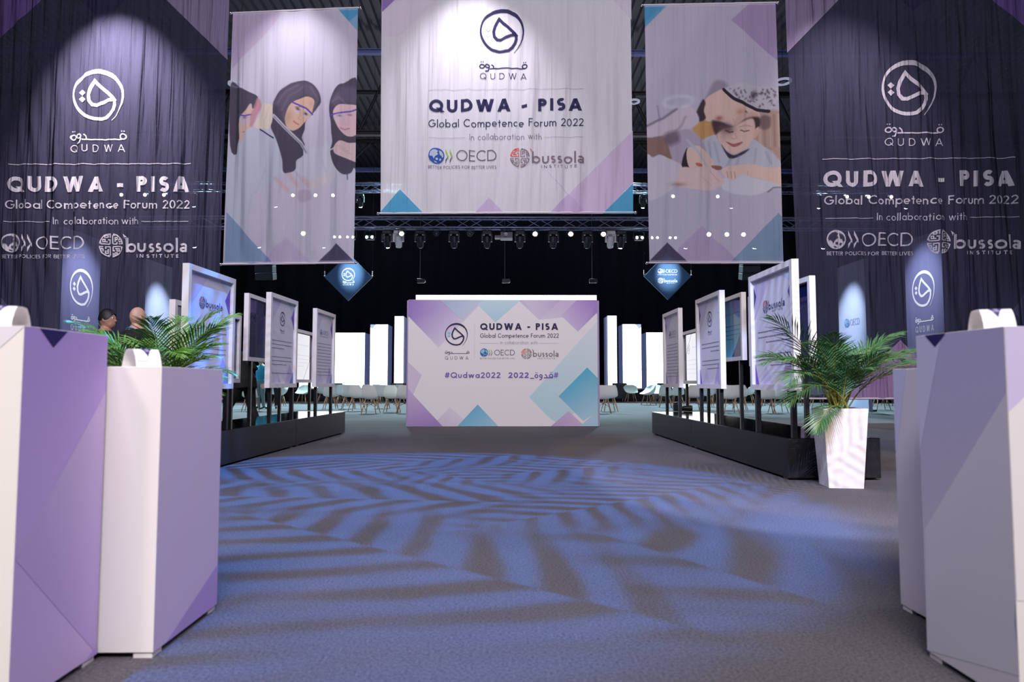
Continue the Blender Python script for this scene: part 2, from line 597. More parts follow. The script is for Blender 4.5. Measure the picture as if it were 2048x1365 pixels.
def glyph(ch, w):
    """strokes of one letter: ('s', points, closed) centre lines, ('p', points) filled shapes; cap height 1"""
    h, T, B = w / 2, 1 - w / 2, w / 2
    hw = w * 0.54
    x = 0.66
    S, P = [], []

    def st(p, closed=False):
        S.append(('s', p, closed))

    def sl(xa, ya, xb, yb, k=hw):
        S.append(('p', [(xa - k, ya), (xa + k, ya), (xb + k, yb), (xb - k, yb)]))
    if ch == 'Q':
        W = 1.0
        st(arc(.5, .5, .5 - h, .5 - h, 0, 360, 28)[:-1], True)
        sl(.60, .36, .96, -.03, hw * 1.1)
    elif ch == 'O':
        W = 1.0
        st(arc(.5, .5, .5 - h, .5 - h, 0, 360, 28)[:-1], True)
    elif ch == 'U':
        W = .74
        st([(h, 1), (h, W / 2)] + arc(W / 2, W / 2, W / 2 - h, W / 2 - h, 180, 360) + [(W - h, 1)])
    elif ch == 'D':
        W = .82
        st([(h, T)] + arc(.34, .5, W - .34 - h, .5 - h, 90, -90, 16) + [(h, B)], True)
    elif ch == 'W':
        W = 1.24
        sl(hw, 1, .36, 0); sl(.36, 0, W / 2, 1); sl(W / 2, 1, W - .36, 0); sl(W - .36, 0, W - hw, 1)
    elif ch == 'V':
        W = .86
        sl(hw, 1, W / 2, 0); sl(W - hw, 1, W / 2, 0)
    elif ch == 'A':
        W = .92
        sl(hw, 0, W / 2, 1); sl(W - hw, 0, W / 2, 1)
        st([(W * .22, .30), (W * .78, .30)])
    elif ch == 'P' or ch == 'R' or ch == 'B':
        W = .60 if ch != 'R' else .64
        st([(h, 0), (h, 1)])
        q = .55 if ch != 'P' else .58
        lo = 1 - q + h
        st([(h, T)] + arc(W - q / 2, 1 - q / 2, q / 2 - h, q / 2 - h, 90, -90) + [(h, lo)])
        if ch == 'R':
            sl(.30, lo, W - hw, 0)
        if ch == 'B':
            st([(h, lo)] + arc(W - .24, (lo) / 2 + h / 2, .25 - h, (lo - h) / 2, 90, -90) + [(h, B)])
    elif ch == 'I':
        W = w
        st([(h, 0), (h, 1)])
    elif ch in 'Ss':
        k = 1.0 if ch == 'S' else x
        W = .58 * k + w * .1
        hh = w / 2
        tot = k - w
        ru, rl = tot * .24, tot * .26
        cx = W / 2
        st(arc(cx, k - hh - ru, (W / 2 - hh) * .92, ru, 35, 270, 14) + arc(cx, hh + rl, W / 2 - hh, rl, 90, -145, 14)[1:])
    elif ch == 'C':
        W = .84
        st(arc(.5, .5, .5 - h, .5 - h, 48, 312, 20))
    elif ch == 'G':
        W = .98
        st(arc(.5, .5, .5 - h, .5 - h, 45, 352, 22) + [(.97 - h, .5 - h * .3), (.54, .5 - h * .3)])
    elif ch == 'E' or ch == 'F':
        W = .54
        st([(h, 0), (h, 1)])
        st([(h, T), (W, T)])
        st([(h, .52), (W * .92, .52)])
        if ch == 'E':
            st([(h, B), (W, B)])
    elif ch == 'L':
        W = .48
        st([(h, 1), (h, B), (W, B)])
    elif ch == 'T':
        W = .60
        st([(0, T), (W, T)]); st([(W / 2, 0), (W / 2, T)])
    elif ch == 'N':
        W = .74
        st([(h, 0), (h, 1)]); st([(W - h, 0), (W - h, 1)]); sl(h, 1, W - h, 0)
    elif ch == '2':
        W = .62
        st(arc(W / 2, .70, W / 2 - h, .30 - h, 168, -28, 14) + [(h * 1.3, B)])
        st([(0, B), (W, B)])
    elif ch == '0':
        W = .66
        st(arc(W / 2, .5, W / 2 - h, .5 - h, 0, 360, 24)[:-1], True)
    elif ch in 'abdpq':
        W = x + .02
        r = x / 2 - h
        st(arc(x / 2 + .01, x / 2, r, r, 0, 360, 22)[:-1], True)
        sx = h if ch in 'bp' else W - h
        y0, y1 = {'a': (0, x), 'b': (0, 1.06), 'd': (0, 1.06), 'p': (-.34, x), 'q': (-.34, x)}[ch]
        st([(sx, y0), (sx, y1)])
    elif ch == '@':                       # two-storey a
        W = .52
        st(arc(W / 2, x - .22, W / 2 - h, .22 - h, 150, 0, 9) + [(W - h, 0)])
        st(arc(W / 2, .20, W / 2 - h, .20 - h, 0, 360, 18)[:-1], True)
    elif ch == 'o':
        W = x + .02
        st(arc(W / 2, x / 2, W / 2 - h, x / 2 - h, 0, 360, 22)[:-1], True)
    elif ch == 'c':
        W = .56
        st(arc(x / 2, x / 2, x / 2 - h, x / 2 - h, 48, 312, 16))
    elif ch == 'e':
        W = x
        st([(x - h, x / 2 - h * .2)] + arc(x / 2, x / 2, x / 2 - h, x / 2 - h, 0, 312, 18))
        st([(h, x / 2 - h * .2), (x - h, x / 2 - h * .2)])
    elif ch == 'l':
        W = w
        st([(h, 0), (h, 1.06)])
    elif ch == 'i':
        W = w
        st([(h, 0), (h, x)])
        S.append(('p', arc(h, .90, w * .62, w * .62, 0, 330, 11)))
    elif ch == 't':
        W = .36
        st([(W / 2, 0), (W / 2, .92)]); st([(0, x - h), (W, x - h)])
    elif ch in 'nh':
        W = .56
        st([(h, 0), (h, x if ch == 'n' else 1.06)])
        st(arc(W / 2, x - W / 2, W / 2 - h, W / 2 - h, 180, 0) + [(W - h, 0)])
    elif ch == 'm':
        W = .92
        st([(h, 0), (h, x)])
        q = W / 4 + h / 4
        st(arc(q, x - q, q - h, q - h, 180, 0) + [(2 * q - h, 0)])
        st(arc(W - q, x - q, q - h, q - h, 180, 0) + [(W - h, 0)])
    elif ch == 'r':
        W = .36
        st([(h, 0), (h, x)])
        st(arc(.26, x - .26, .26 - h, .26 - h, 180, 68))
    elif ch == 'u':
        W = .56
        st([(h, x), (h, W / 2)] + arc(W / 2, W / 2, W / 2 - h, W / 2 - h, 180, 360) + [(W - h, x)])
    elif ch == 'w':
        W = .90
        sl(hw, x, .26, 0); sl(.26, 0, W / 2, x); sl(W / 2, x, W - .26, 0); sl(W - .26, 0, W - hw, x)
    elif ch == '#':
        W = .72
        sl(.17, 0, .30, 1, hw * .8); sl(.42, 0, .55, 1, hw * .8)
        st([(0, .34), (.66, .34)]); st([(.06, .68), (.72, .68)])
    elif ch == '-':
        W = .36
        st([(0, .42), (W, .42)])
    elif ch == '_':
        W = .42
        st([(0, -.08), (W, -.08)])
    else:
        W = .34
    return S, W


def subdivide(pts, seg, closed=False):
    out = []
    n = len(pts)
    for i in range(n if closed else n - 1):
        a, b = pts[i], pts[(i + 1) % n]
        k = max(1, int(math.ceil(math.hypot(b[0] - a[0], b[1] - a[1]) / seg)))
        for j in range(k):
            t = j / k
            out.append((a[0] + (b[0] - a[0]) * t, a[1] + (b[1] - a[1]) * t))
    if not closed:
        out.append(pts[-1])
    return out


def clip_half(poly, ax, lim, keep_greater):
    out = []
    n = len(poly)
    for i in range(n):
        a, b = poly[i], poly[(i + 1) % n]
        ia = (a[ax] >= lim) if keep_greater else (a[ax] <= lim)
        ib = (b[ax] >= lim) if keep_greater else (b[ax] <= lim)
        if ia:
            out.append(a)
        if ia != ib:
            t = (lim - a[ax]) / (b[ax] - a[ax])
            out.append((a[0] + (b[0] - a[0]) * t, a[1] + (b[1] - a[1]) * t))
    return out


class Canvas:
    """prints onto a surface: fn(x, y, lift) maps canvas units (y down) to a point of the surface"""

    def __init__(s, mb, fn, material, step=0.006, seg=9.0, bounds=None):
        s.mb, s.fn, s.mat, s.step, s.seg, s.bounds, s.layer = mb, fn, material, step, seg, bounds, 1
        s.k, s.cell = 0, None

    def lift(s):
        s.k += 1
        return s.layer * s.step + (s.k % 12) * s.step * 0.05

    def emit(s, quads, col, ps):
        lift = s.lift()
        c = L3(col)
        s.mb.add([s.fn(p[0], p[1], lift) for p in ps], quads, s.mat, c)

    def poly(s, pts, col, col2=None, ax=None, cell=None):
        """filled shape; col2 with ax = ((x0,y0),(x1,y1)) gives a printed gradient"""
        pieces = [list(pts)]
        if s.bounds:
            x0, y0, x1, y1 = s.bounds
            pieces = [clip_half(clip_half(clip_half(clip_half(p, 0, x0, True), 0, x1, False), 1, y0, True), 1, y1, False) for p in pieces]
        if cell:
            cx, cy = cell
            new = []
            for p in pieces:
                if len(p) < 3:
                    continue
                xs = [q[0] for q in p]
                for i in range(int(math.floor(min(xs) / cx)), int(math.floor(max(xs) / cx)) + 1):
                    q = clip_half(clip_half(p, 0, i * cx, True), 0, (i + 1) * cx, False)
                    if len(q) < 3:
                        continue
                    ys = [r[1] for r in q]
                    for j in range(int(math.floor(min(ys) / cy)), int(math.floor(max(ys) / cy)) + 1):
                        r = clip_half(clip_half(q, 1, j * cy, True), 1, (j + 1) * cy, False)
                        if len(r) >= 3:
                            new.append(r)
            pieces = new
        lift = s.lift()
        for p in pieces:
            if len(p) < 3:
                continue
            if col2 is not None:
                (ax0, ay0), (ax1, ay1) = ax
                dd = (ax1 - ax0) ** 2 + (ay1 - ay0) ** 2
                cols = []
                for q in p:
                    t = min(1, max(0, ((q[0] - ax0) * (ax1 - ax0) + (q[1] - ay0) * (ay1 - ay0)) / dd))
                    cols.append(L3(tuple(col[k] + (col2[k] - col[k]) * t for k in range(3))))
            else:
                cols = [L3(col)] * len(p)
            s.mb.add([s.fn(q[0], q[1], lift) for q in p], [tuple(range(len(p)))], s.mat, cols=cols)

    def stroke(s, pts, w, col, closed=False, seg=None):
        """ribbon of constant or varying width, cut into lanes on cloth so that it follows the folds"""
        ws = w if isinstance(w, (list, tuple)) else None
        if ws is None:
            pts = subdivide(pts, seg or s.seg, closed)
        elif s.cell:
            p2, w2 = [], []
            m = len(pts)
            for i in range(m if closed else m - 1):
                a, b = pts[i], pts[(i + 1) % m]
                k = max(1, int(math.ceil(math.hypot(b[0] - a[0], b[1] - a[1]) / s.seg)))
                for j in range(k):
                    t = j / k
                    p2.append((a[0] + (b[0] - a[0]) * t, a[1] + (b[1] - a[1]) * t))
                    w2.append(ws[i] + (ws[(i + 1) % m] - ws[i]) * t)
            if not closed:
                p2.append(pts[-1])
                w2.append(ws[-1])
            pts, ws = p2, w2
        n = len(pts)
        L, R = [], []
        for i in range(n):
            a = pts[i - 1] if (i > 0 or closed) else None
            b = pts[(i + 1) % n] if (i < n - 1 or closed) else None
            p = pts[i]
            ds = []
            for u, v in ((a, p), (p, b)):
                if u is None or v is None:
                    continue
                l = math.hypot(v[0] - u[0], v[1] - u[1])
                if l > 1e-9:
                    ds.append(((v[0] - u[0]) / l, (v[1] - u[1]) / l))
            if not ds:
                ds = [(1, 0)]
            nx = -sum(d[1] for d in ds)
            ny = sum(d[0] for d in ds)
            l = math.hypot(nx, ny) or 1
            nx, ny = nx / l, ny / l
            c = abs(nx * -ds[0][1] + ny * ds[0][0])
            k = (ws[i] if ws else w) / 2 / max(c, .5)
            L.append((p[0] + nx * k, p[1] + ny * k))
            R.append((p[0] - nx * k, p[1] - ny * k))
        lanes = 1
        if s.cell:
            lanes = max(1, int(math.ceil((max(ws) if ws else w) / 2.6)))
        V = []
        for j in range(lanes + 1):
            t = j / lanes
            V += [(a[0] + (b[0] - a[0]) * t, a[1] + (b[1] - a[1]) * t) for a, b in zip(L, R)]
        quads = [(j * n + i, j * n + (i + 1) % n, (j + 1) * n + (i + 1) % n, (j + 1) * n + i) for j in range(lanes) for i in range(n if closed else n - 1)]
        s.emit(quads, col, V)

    def text(s, txt, x0, x1, yb, cap, w, col, track=0.10, slope=0.0):
        items, pen = [], 0.0
        for ch in txt:
            S, W = glyph(ch, w)
            items.append((pen, S))
            pen += W + track + (0.02 if ch != ' ' else 0)
        pen -= track + 0.02
        sx = (x1 - x0) / pen
        for off, S in items:
            for it in S:
                q = [(x0 + (off + p[0]) * sx, yb - p[1] * cap + slope * (off + p[0]) * sx) for p in it[1]]
                if it[0] == 'p':
                    if s.cell:
                        s.poly(q, col, cell=s.cell)
                    else:
                        s.emit([tuple(range(len(q)))], col, q)
                else:
                    s.stroke(q, w * (cap + sx) / 2, col, it[2])

    def emblem(s, cx, cy, r, col, dots=None, kx=1.0):
        """open ring that curls into a drop, with two diamond dots"""
        def pt(x, y):
            return (cx + x * r * kx, cy - y * r)
        ring = [pt(.54, -.97), pt(.70, -.78), pt(.84, -.54), pt(.93, -.30)]
        ring += [pt(.97 * math.cos(math.radians(a)), .93 * math.sin(math.radians(a)) + .02) for a in range(-5, 282, 9)]
        ring += [pt(.30, -.86), pt(.46, -.72), pt(.58, -.55), pt(.645, -.36), pt(.64, -.20), pt(.58, -.09), pt(.46, -.05)]
        n = len(ring)
        ws = []
        for i in range(n):
            t = i / (n - 1)
            k = .02 + .11 * min(1, t / .22) if t < .22 else (.13 + .05 * math.exp(-((t - .33) / .12) ** 2) - .05 * math.exp(-((t - .55) / .12) ** 2))
            ws.append(max(.02, k) * r)
        s.stroke(ring, ws, col)
        drop = [pt(-.13, .58), pt(.08, .36), pt(.36, .13), pt(.56, -.06), pt(.62, -.14), pt(.40, -.16), pt(.14, -.28), pt(-.06, -.37),
                pt(-.22, -.36), pt(-.35, -.20), pt(-.38, .02), pt(-.31, .26), pt(-.20, .47)]
        s.stroke(drop, [.13 * r] * len(drop), col, True)
        for dy in (.13, -.13):
            s.emit([(0, 1, 2, 3)], dots or col, [pt(-.64, dy + .12), pt(-.51, dy), pt(-.64, dy - .12), pt(-.77, dy)])

    def arabic(s, x0, x1, ytop, yb, w, col, kashida=True):
        """the four Arabic letters of the name, right to left, with or without the long joining stroke"""
        W = x1 - x0
        H = yb - ytop

        def c(x, y):
            return (x0 + x * W, yb - y * H)
        if kashida:
            u = .055
            s.stroke([c(p[0], p[1]) for p in arc(.055, .28, u * .9, .28, 0, 360, 16)[:-1]], w, col, True)
            s.stroke([c(p[0], p[1]) for p in arc(.165, .38, .042, .24, -20, 330, 14)] + [c(.205, .05), c(.18, -.35), c(.12, -.45)], w, col)
            s.stroke([c(.25, .62), c(.29, .40), c(.30, .10), c(.29, 0), c(.22, 0)], w, col)
            s.stroke([c(.29, 0), c(.90, 0), c(.955, .05)], w, col)
            s.stroke([c(p[0], p[1]) for p in arc(.95, .34, .05, .30, 0, 360, 16)[:-1]], w, col, True)
            dots = [(.035, .95), (.075, .95), (.93, .95), (.97, .95)]
            dr = w * .62
        else:
            s.stroke([c(p[0], p[1]) for p in arc(.09, .30, .075, .26, 0, 360, 16)[:-1]], w, col, True)
            s.stroke([c(p[0], p[1]) for p in arc(.33, .34, .065, .22, -20, 330, 14)] + [c(.395, .08), c(.35, -.22), c(.25, -.28)], w, col)
            s.stroke([c(.56, .62), c(.64, .36), c(.66, .06), c(.49, .04)], w, col)
            s.stroke([c(.64, .04), c(.96, .04), c(.98, .30)], w, col)
            s.stroke([c(p[0], p[1]) for p in arc(.88, .38, .085, .26, 0, 360, 16)[:-1]], w, col, True)
            dots = [(.05, .88), (.13, .88), (.84, .95), (.92, .95)]
            dr = w * .55
        for dx, dy in dots:
            p = c(dx, dy)
            s.emit([(0, 1, 2, 3)], col, [(p[0], p[1] - dr), (p[0] + dr, p[1]), (p[0], p[1] + dr), (p[0] - dr, p[1])])

    def globe(s, cx, cy, r, sea, land):
        s.poly([(cx + r * math.cos(2 * PI * k / 24), cy + r * math.sin(2 * PI * k / 24)) for k in range(24)], sea, cell=s.cell)
        s.layer += 1
        for b in ([(-.75, -.45), (-.45, -.72), (-.1, -.80), (.2, -.62), (.05, -.40), (.22, -.22), (-.02, -.05), (-.2, .12), (-.32, .42), (-.45, .15), (-.62, .05), (-.80, .12), (-.86, -.15)],
                  [(.30, -.70), (.62, -.55), (.82, -.25), (.88, .10), (.70, .25), (.60, -.05), (.42, -.10), (.36, -.38)],
                  [(-.12, .30), (.12, .22), (.22, .42), (.08, .55), (-.10, .48)],
                  [(.40, .30), (.62, .38), (.50, .62), (.32, .55)], [(-.30, .66), (-.05, .72), (.12, .86), (-.20, .84)]):
            s.poly([(cx + p[0] * r, cy + p[1] * r) for p in b], land, cell=s.cell)
        s.layer -= 1

    def chevrons(s, x0, x1, y0, y1, top, bot):
        w = (x1 - x0)
        ym = (y0 + y1) / 2
        for k in range(2):
            a = x0 + k * w * .50
            b = a + w * .36
            t = w * .20
            s.emit([(0, 1, 2, 3)], top, [(a, y0), (b, ym), (b, ym + (y1 - y0) * .22), (a, y0 + (y1 - y0) * .24)])
            s.emit([(0, 1, 2, 3)], bot, [(b, ym), (a, y1), (a, y1 - (y1 - y0) * .26), (b, ym - (y1 - y0) * .02)])

    def maze(s, cx, cy, r, col, hot):
        """round seal of square letter shapes"""
        def pt(x, y):
            return (cx + x * r, cy - y * r)
        w = r * .10
        for a0, c in ((4, col), (94, hot), (184, col), (274, col)):
            s.stroke([pt(.95 * math.cos(math.radians(a)), .95 * math.sin(math.radians(a))) for a in range(a0, a0 + 83, 6)], w, c)
        base = [[(.10, .12), (.10, .84)], [(.10, .84), (.30, .84)], [(.28, .30), (.28, .66), (.48, .66), (.48, .48), (.28, .48)],
                [(.10, .12), (.46, .12), (.46, .30)], [(.62, .12), (.88, .12)], [(.64, .28), (.64, .50), (.80, .50), (.80, .28), (.64, .28)], [(.46, .82), (.46, .76)]]
        for q, (fx, fy, c, sw) in enumerate(((1, 1, col, False), (-1, 1, hot, True), (-1, -1, col, False), (1, -1, col, True))):
            for ln in base:
                p = [((y, x) if sw else (x, y)) for x, y in ln]
                s.stroke([pt(fx * a, fy * b) for a, b in p], w * .9, c)

    def oecd(s, x0, x1, y0, y1, sea, land, top, bot, ink, tag=True, tag_ink=None):
        """globe, double chevron, four letters and the line of small capitals below"""
        W, H = x1 - x0, y1 - y0
        hh = H * (.76 if tag else 1.0)
        s.globe(x0 + hh * .5, y0 + hh * .5, hh * .5, sea, land)
        s.chevrons(x0 + W * .25, x0 + W * .375, y0 + hh * .04, y0 + hh * .98, top, bot)
        s.text('OECD', x0 + W * .41, x1, y0 + hh * .84, hh * .69, .10, ink, .10)
        if tag:
            s.text('BETTER POLICIES FOR BETTER LIVES', x0, x1, y1, H * .145, .13, tag_ink or ink, .14)

    def bussola(s, x0, x1, y0, y1, ink, hot, small=True, ink2=None):
        W, H = x1 - x0, y1 - y0
        r = H * .48
        s.maze(x0 + r, y0 + H * .5, r, ink, hot)
        bx = x0 + 2 * r * 1.05
        s.text('bussol@', bx + W * .015, x1, y0 + H * .78, H * .55, .15, ink, .10)
        s.emit([(0, 1, 2, 3)], hot, [(bx - H * .05, y0 + H * .05), (bx + H * .10, y0 + H * .18), (bx + H * .03, y0 + H * .17), (bx + H * .02, y0 + H * .26)])
        if small:
            s.text('INSTITUTE', bx + (x1 - bx) * .20, x1 - (x1 - bx) * .14, y0 + H * 1.0, H * .14, .17, ink2 or ink, .42)

    def words(s, x0, x1, y, hgt, col, rng, short=1.0, right=False):
        """a line of copy too small to read in the photograph"""
        xe = x0 + (x1 - x0) * short
        sh = (x1 - xe) if right else 0.0
        p = x0
        while p < xe - hgt:
            l = min(xe - p, hgt * rng.uniform(1.6, 5.0))
            y1 = y + rng.uniform(-.08, .08) * hgt
            s.emit([(0, 1, 2, 3)], col, [(p + sh, y1 - hgt * .5), (p + sh + l, y1 - hgt * .5), (p + sh + l, y1), (p + sh, y1)])
            p += l + hgt * .55


# ------------------------------------------------------------------ raster for the printed photographs
def smooth_poly(pts, n=4):
    out = []
    m = len(pts)
    for i in range(m):
        p0, p1, p2, p3 = (np.array(pts[(i + k) % m], float) for k in (-1, 0, 1, 2))
        for j in range(n):
            t = j / n
            out.append(tuple(.5 * ((2 * p1) + (-p0 + p2) * t + (2 * p0 - 5 * p1 + 4 * p2 - p3) * t * t + (-p0 + 3 * p1 - 3 * p2 + p3) * t ** 3)))
    return out


class Raster:
    def __init__(s, X, Y, base):
        s.X, s.Y = X, Y
        s.img = np.zeros(X.shape + (3,)) + np.array(base, float)

    def sd(s, pts):
        X, Y = s.X, s.Y
        d = np.full(X.shape, 1e9)
        ins = np.zeros(X.shape, bool)
        n = len(pts)
        for i in range(n):
            ax, ay = pts[i]
            bx, by = pts[(i + 1) % n]
            ex, ey = bx - ax, by - ay
            t = np.clip(((X - ax) * ex + (Y - ay) * ey) / (ex * ex + ey * ey + 1e-12), 0, 1)
            d = np.minimum(d, np.hypot(X - ax - t * ex, Y - ay - t * ey))
            if ay != by:
                c = ((ay > Y) != (by > Y)) & (X < ex * (Y - ay) / (by - ay) + ax)
                ins ^= c
        return np.where(ins, -d, d)

    def fill(s, pts, col, soft=1.2, op=1.0, curve=True, col2=None, ax=None):
        if curve:
            pts = smooth_poly(pts)
        a = np.clip(.5 - s.sd(pts) / soft, 0, 1)[..., None] * op
        c = np.array(col, float)
        if col2 is not None:
            (x0, y0), (x1, y1) = ax
            t = np.clip(((s.X - x0) * (x1 - x0) + (s.Y - y0) * (y1 - y0)) / ((x1 - x0) ** 2 + (y1 - y0) ** 2), 0, 1)[..., None]
            c = c + (np.array(col2, float) - c) * t
        s.img = s.img * (1 - a) + c * a

    def line(s, pts, w, col, op=1.0, soft=1.0):
        X, Y = s.X, s.Y
        d = np.full(X.shape, 1e9)
        for (ax, ay), (bx, by) in zip(pts[:-1], pts[1:]):
            ex, ey = bx - ax, by - ay
            t = np.clip(((X - ax) * ex + (Y - ay) * ey) / (ex * ex + ey * ey + 1e-12), 0, 1)
            d = np.minimum(d, np.hypot(X - ax - t * ex, Y - ay - t * ey))
        a = np.clip(.5 - (d - w / 2) / soft, 0, 1)[..., None] * op
        s.img = s.img * (1 - a) + np.array(col, float) * a

    def blob(s, cx, cy, rx, ry, col, op, ang=0.0):
        ca, sa = math.cos(ang), math.sin(ang)
        dx, dy = s.X - cx, s.Y - cy
        q = ((dx * ca + dy * sa) / rx) ** 2 + ((dy * ca - dx * sa) / ry) ** 2
        a = (np.exp(-q) * op)[..., None]
        s.img = s.img * (1 - a) + np.array(col, float) * a
# ------------------------------------------------------------------ the hall
mb = MB()
mb.add([(-24, -10, 0), (24, -10, 0), (24, 42, 0), (-24, 42, 0)], [(0, 1, 2, 3)], M['carpet'])
structure(mb.build('floor'))
for nm, a, b in (('wall_back', (-24, 40), (24, 40)), ('wall_left', (-24, -10), (-24, 40)), ('wall_right', (24, 40), (24, -10)), ('wall_front', (24, -10), (-24, -10))):
    mb = MB()
    n = 60
    vs, fs = [], []
    dx, dy = b[0] - a[0], b[1] - a[1]
    L = math.hypot(dx, dy)
    for i in range(n * 6 + 1):
        t = i / (n * 6)
        o = .08 * math.sin(t * L * 5.5) if nm == 'wall_back' else 0
        x, y = a[0] + dx * t + dy / L * -o, a[1] + dy * t + dx / L * o
        vs += [(x, y, 0), (x, y, 12.4)]
    fs = [(2 * i, 2 * i + 1, 2 * i + 3, 2 * i + 2) for i in range(n * 6)]
    mb.add(vs, fs, M['drape'])
    structure(mb.build(nm))

mb = MB()                        # corrugated roof deck, ribs running down the hall
pitch, zc = 0.30, 12.3
nx = int(48 / pitch)
prof = []
for i in range(nx):
    x = -24 + i * pitch
    prof += [(x, zc), (x + pitch * .42, zc), (x + pitch * .55, zc + .11), (x + pitch * .87, zc + .11)]
vs = []
for (x, z) in prof:
    vs += [(x, -10, z), (x, 40, z)]
mb.add(vs, [(2 * i, 2 * i + 1, 2 * i + 3, 2 * i + 2) for i in range(len(prof) - 1)], M['deck'])
structure(mb.build('ceiling'))

mb = MB()
mb.box((-15, 32.6, 0), (15, 38.5, .58), M['black_paint'])
structure(mb.build('stage'))


def roof_truss(Y, zs, blue, label):
    t = thing('roof_truss', (0, Y, zs[-1]), label, 'truss', 'steel roof trusses')
    for z, bl in zip(zs, blue):
        mb = MB()
        mt = M['steel_blue_lit'] if bl else M['steel']
        mb.box((-24, Y - .09, z - .015), (24, Y + .09, z + .015), mt)
        mb.box((-24, Y - .02, z), (24, Y + .02, z + .12), mt)
        mb.box((-24, Y - .09, z + .11), (24, Y + .09, z + .14), mt)
        mb.build('chord', t, world=True)
    for i in range(-10, 10):
        mb = MB()
        x = i * 2.4
        mb.cyl((x, Y, zs[-1] + .1), (x + 1.2, Y, zs[0]), .05, .05, M['steel'], 6)
        mb.cyl((x + 1.2, Y, zs[0]), (x + 2.4, Y, zs[-1] + .1), .05, .05, M['steel'], 6)
        mb.build('brace', t, world=True)


roof_truss(22.0, [11.75, 10.35, 9.0], [True, False, False], 'dark steel roof truss with a lilac lit top chord across the hall')
roof_truss(30.0, [11.6, 10.3], [False, True], 'farther dark steel roof truss behind the banners')


# ------------------------------------------------------------------ banners
def make_warp(seed, amp, lam, drift=0.15):
    r = random.Random(seed)
    ws = []
    for k in range(6):
        l = lam * (0.55 + 0.33 * k)
        ws.append((amp * (l / (lam * 1.4)) * r.uniform(.5, 1.1) * .5, 2 * PI / l, r.uniform(0, 6.28), r.uniform(-drift, drift)))
    mods = [(r.uniform(.004, .009), r.uniform(0, 6.28)) for _ in range(6)]

    def f(x, y, grow):
        o = 0.0
        for (a, k, ph, dr), (mk, mp) in zip(ws, mods):
            o += a * (0.35 + 0.65 * math.sin(mk * x + mp) ** 2) * math.sin(k * (x + dr * y) + ph)
        return o * grow
    return f


def banner(name, label, Y, tl, tr, bl, br, fabric, base, warp, draw, step=0.007, rods=True, paint=None, cell=(3.0, 14.0), ropes=True, group=None):
    """a cloth hung on a rod, its corners given where the photo shows them at depth Y"""
    def xl(y):
        return tl[0] + (bl[0] - tl[0]) * (y - tl[1]) / (bl[1] - tl[1])

    def xr(y):
        return tr[0] + (br[0] - tr[0]) * (y - tr[1]) / (br[1] - tr[1])

    def grow(x, y):
        t = (y - tl[1]) / (bl[1] - tl[1])
        return min(1.0, .12 + 1.7 * max(0, t)) * min(1.0, .25 + 9 * max(0, 1 - t))

    def fn(x, y, lift=0.0):
        p = at_y(x, y, Y)
        p.y -= warp(x, y, grow(x, y)) + lift
        return p
    mid = at_y((bl[0] + br[0]) / 2, (bl[1] + br[1]) / 2, Y)
    t = thing(name, mid, label, 'banner', group)
    mb = MB()
    nx = int((br[0] - bl[0]) / cell[0])
    ny = int((bl[1] - tl[1]) / cell[1])
    if paint:
        nx, ny = int((br[0] - bl[0]) / 1.25), int((bl[1] - tl[1]) / 1.25)
    X = np.zeros((ny + 1, nx + 1))
    Yp = np.zeros((ny + 1, nx + 1))
    for j in range(ny + 1):
        v = j / ny
        for i in range(nx + 1):
            u = i / nx
            y = (tl[1] + (bl[1] - tl[1]) * v) * (1 - u) + (tr[1] + (br[1] - tr[1]) * v) * u
            X[j, i] = xl(y) + (xr(y) - xl(y)) * u
            Yp[j, i] = y
    if paint:
        ras = Raster(X, Yp, base)
        paint(ras)
        img = np.clip(ras.img, 0, 255) / 255.0
        img = np.where(img <= .04045, img / 12.92, ((img + .055) / 1.055) ** 2.4).reshape(-1, 3)
        cols = [tuple(c) for c in img]
    else:
        cols = [L3(base)] * X.size
    vs = [fn(a, b) for a, b in zip(X.ravel(), Yp.ravel())]
    fs = [(j * (nx + 1) + i, (j + 1) * (nx + 1) + i, (j + 1) * (nx + 1) + i + 1, j * (nx + 1) + i + 1) for j in range(ny) for i in range(nx)]
    mb.add(vs, fs, fabric, smooth=True, cols=cols)
    cv = Canvas(mb, fn, fabric, step, 4.0)
    cv.xl, cv.xr, cv.cell = xl, xr, cell
    if draw:
        draw(cv)
    mb.build('printed_cloth', t, world=True)
    ppm = F_PX / Y
    if rods:
        for nm, a, b, e in (('bottom_rod', bl, br, 1),) + ((('top_rod', tl, tr, -1),) if rods == 2 else ()):
            mb = MB()
            r = 1.7 / ppm
            mb.cyl(at_y(a[0] - 3, a[1] - e * 2.2, Y), at_y(b[0] + 3, b[1] - e * 2.2, Y), r, r, M['hem'], 12)
            rod = mb.build(nm, t, world=True)
            for p, s in ((a, -1), (b, 1)):
                mb = MB()
                c = at_y(p[0] + s * 5.0, p[1] - e * 2, Y)
                mb.ball(c, 3.1 / ppm, M['chrome'])
                mb.cyl(c - Vector((s * 3.5 / ppm, 0, 0)), c, 1.1 / ppm, 1.1 / ppm, M['chrome'], 8)
                mb.build('end_cap', t, world=True)
    if ropes:
        for p in (tl, tr):
            mb = MB()
            c = at_y(p[0] + (18 if p is tl else -18), p[1], Y)
            mb.cyl(c, (c.x, c.y, 12.36), .008, .008, M['dark_metal'], 6)
            mb.build('rope', t, world=True)
    return t


INK, SOFT = (52, 48, 88), (150, 140, 165)


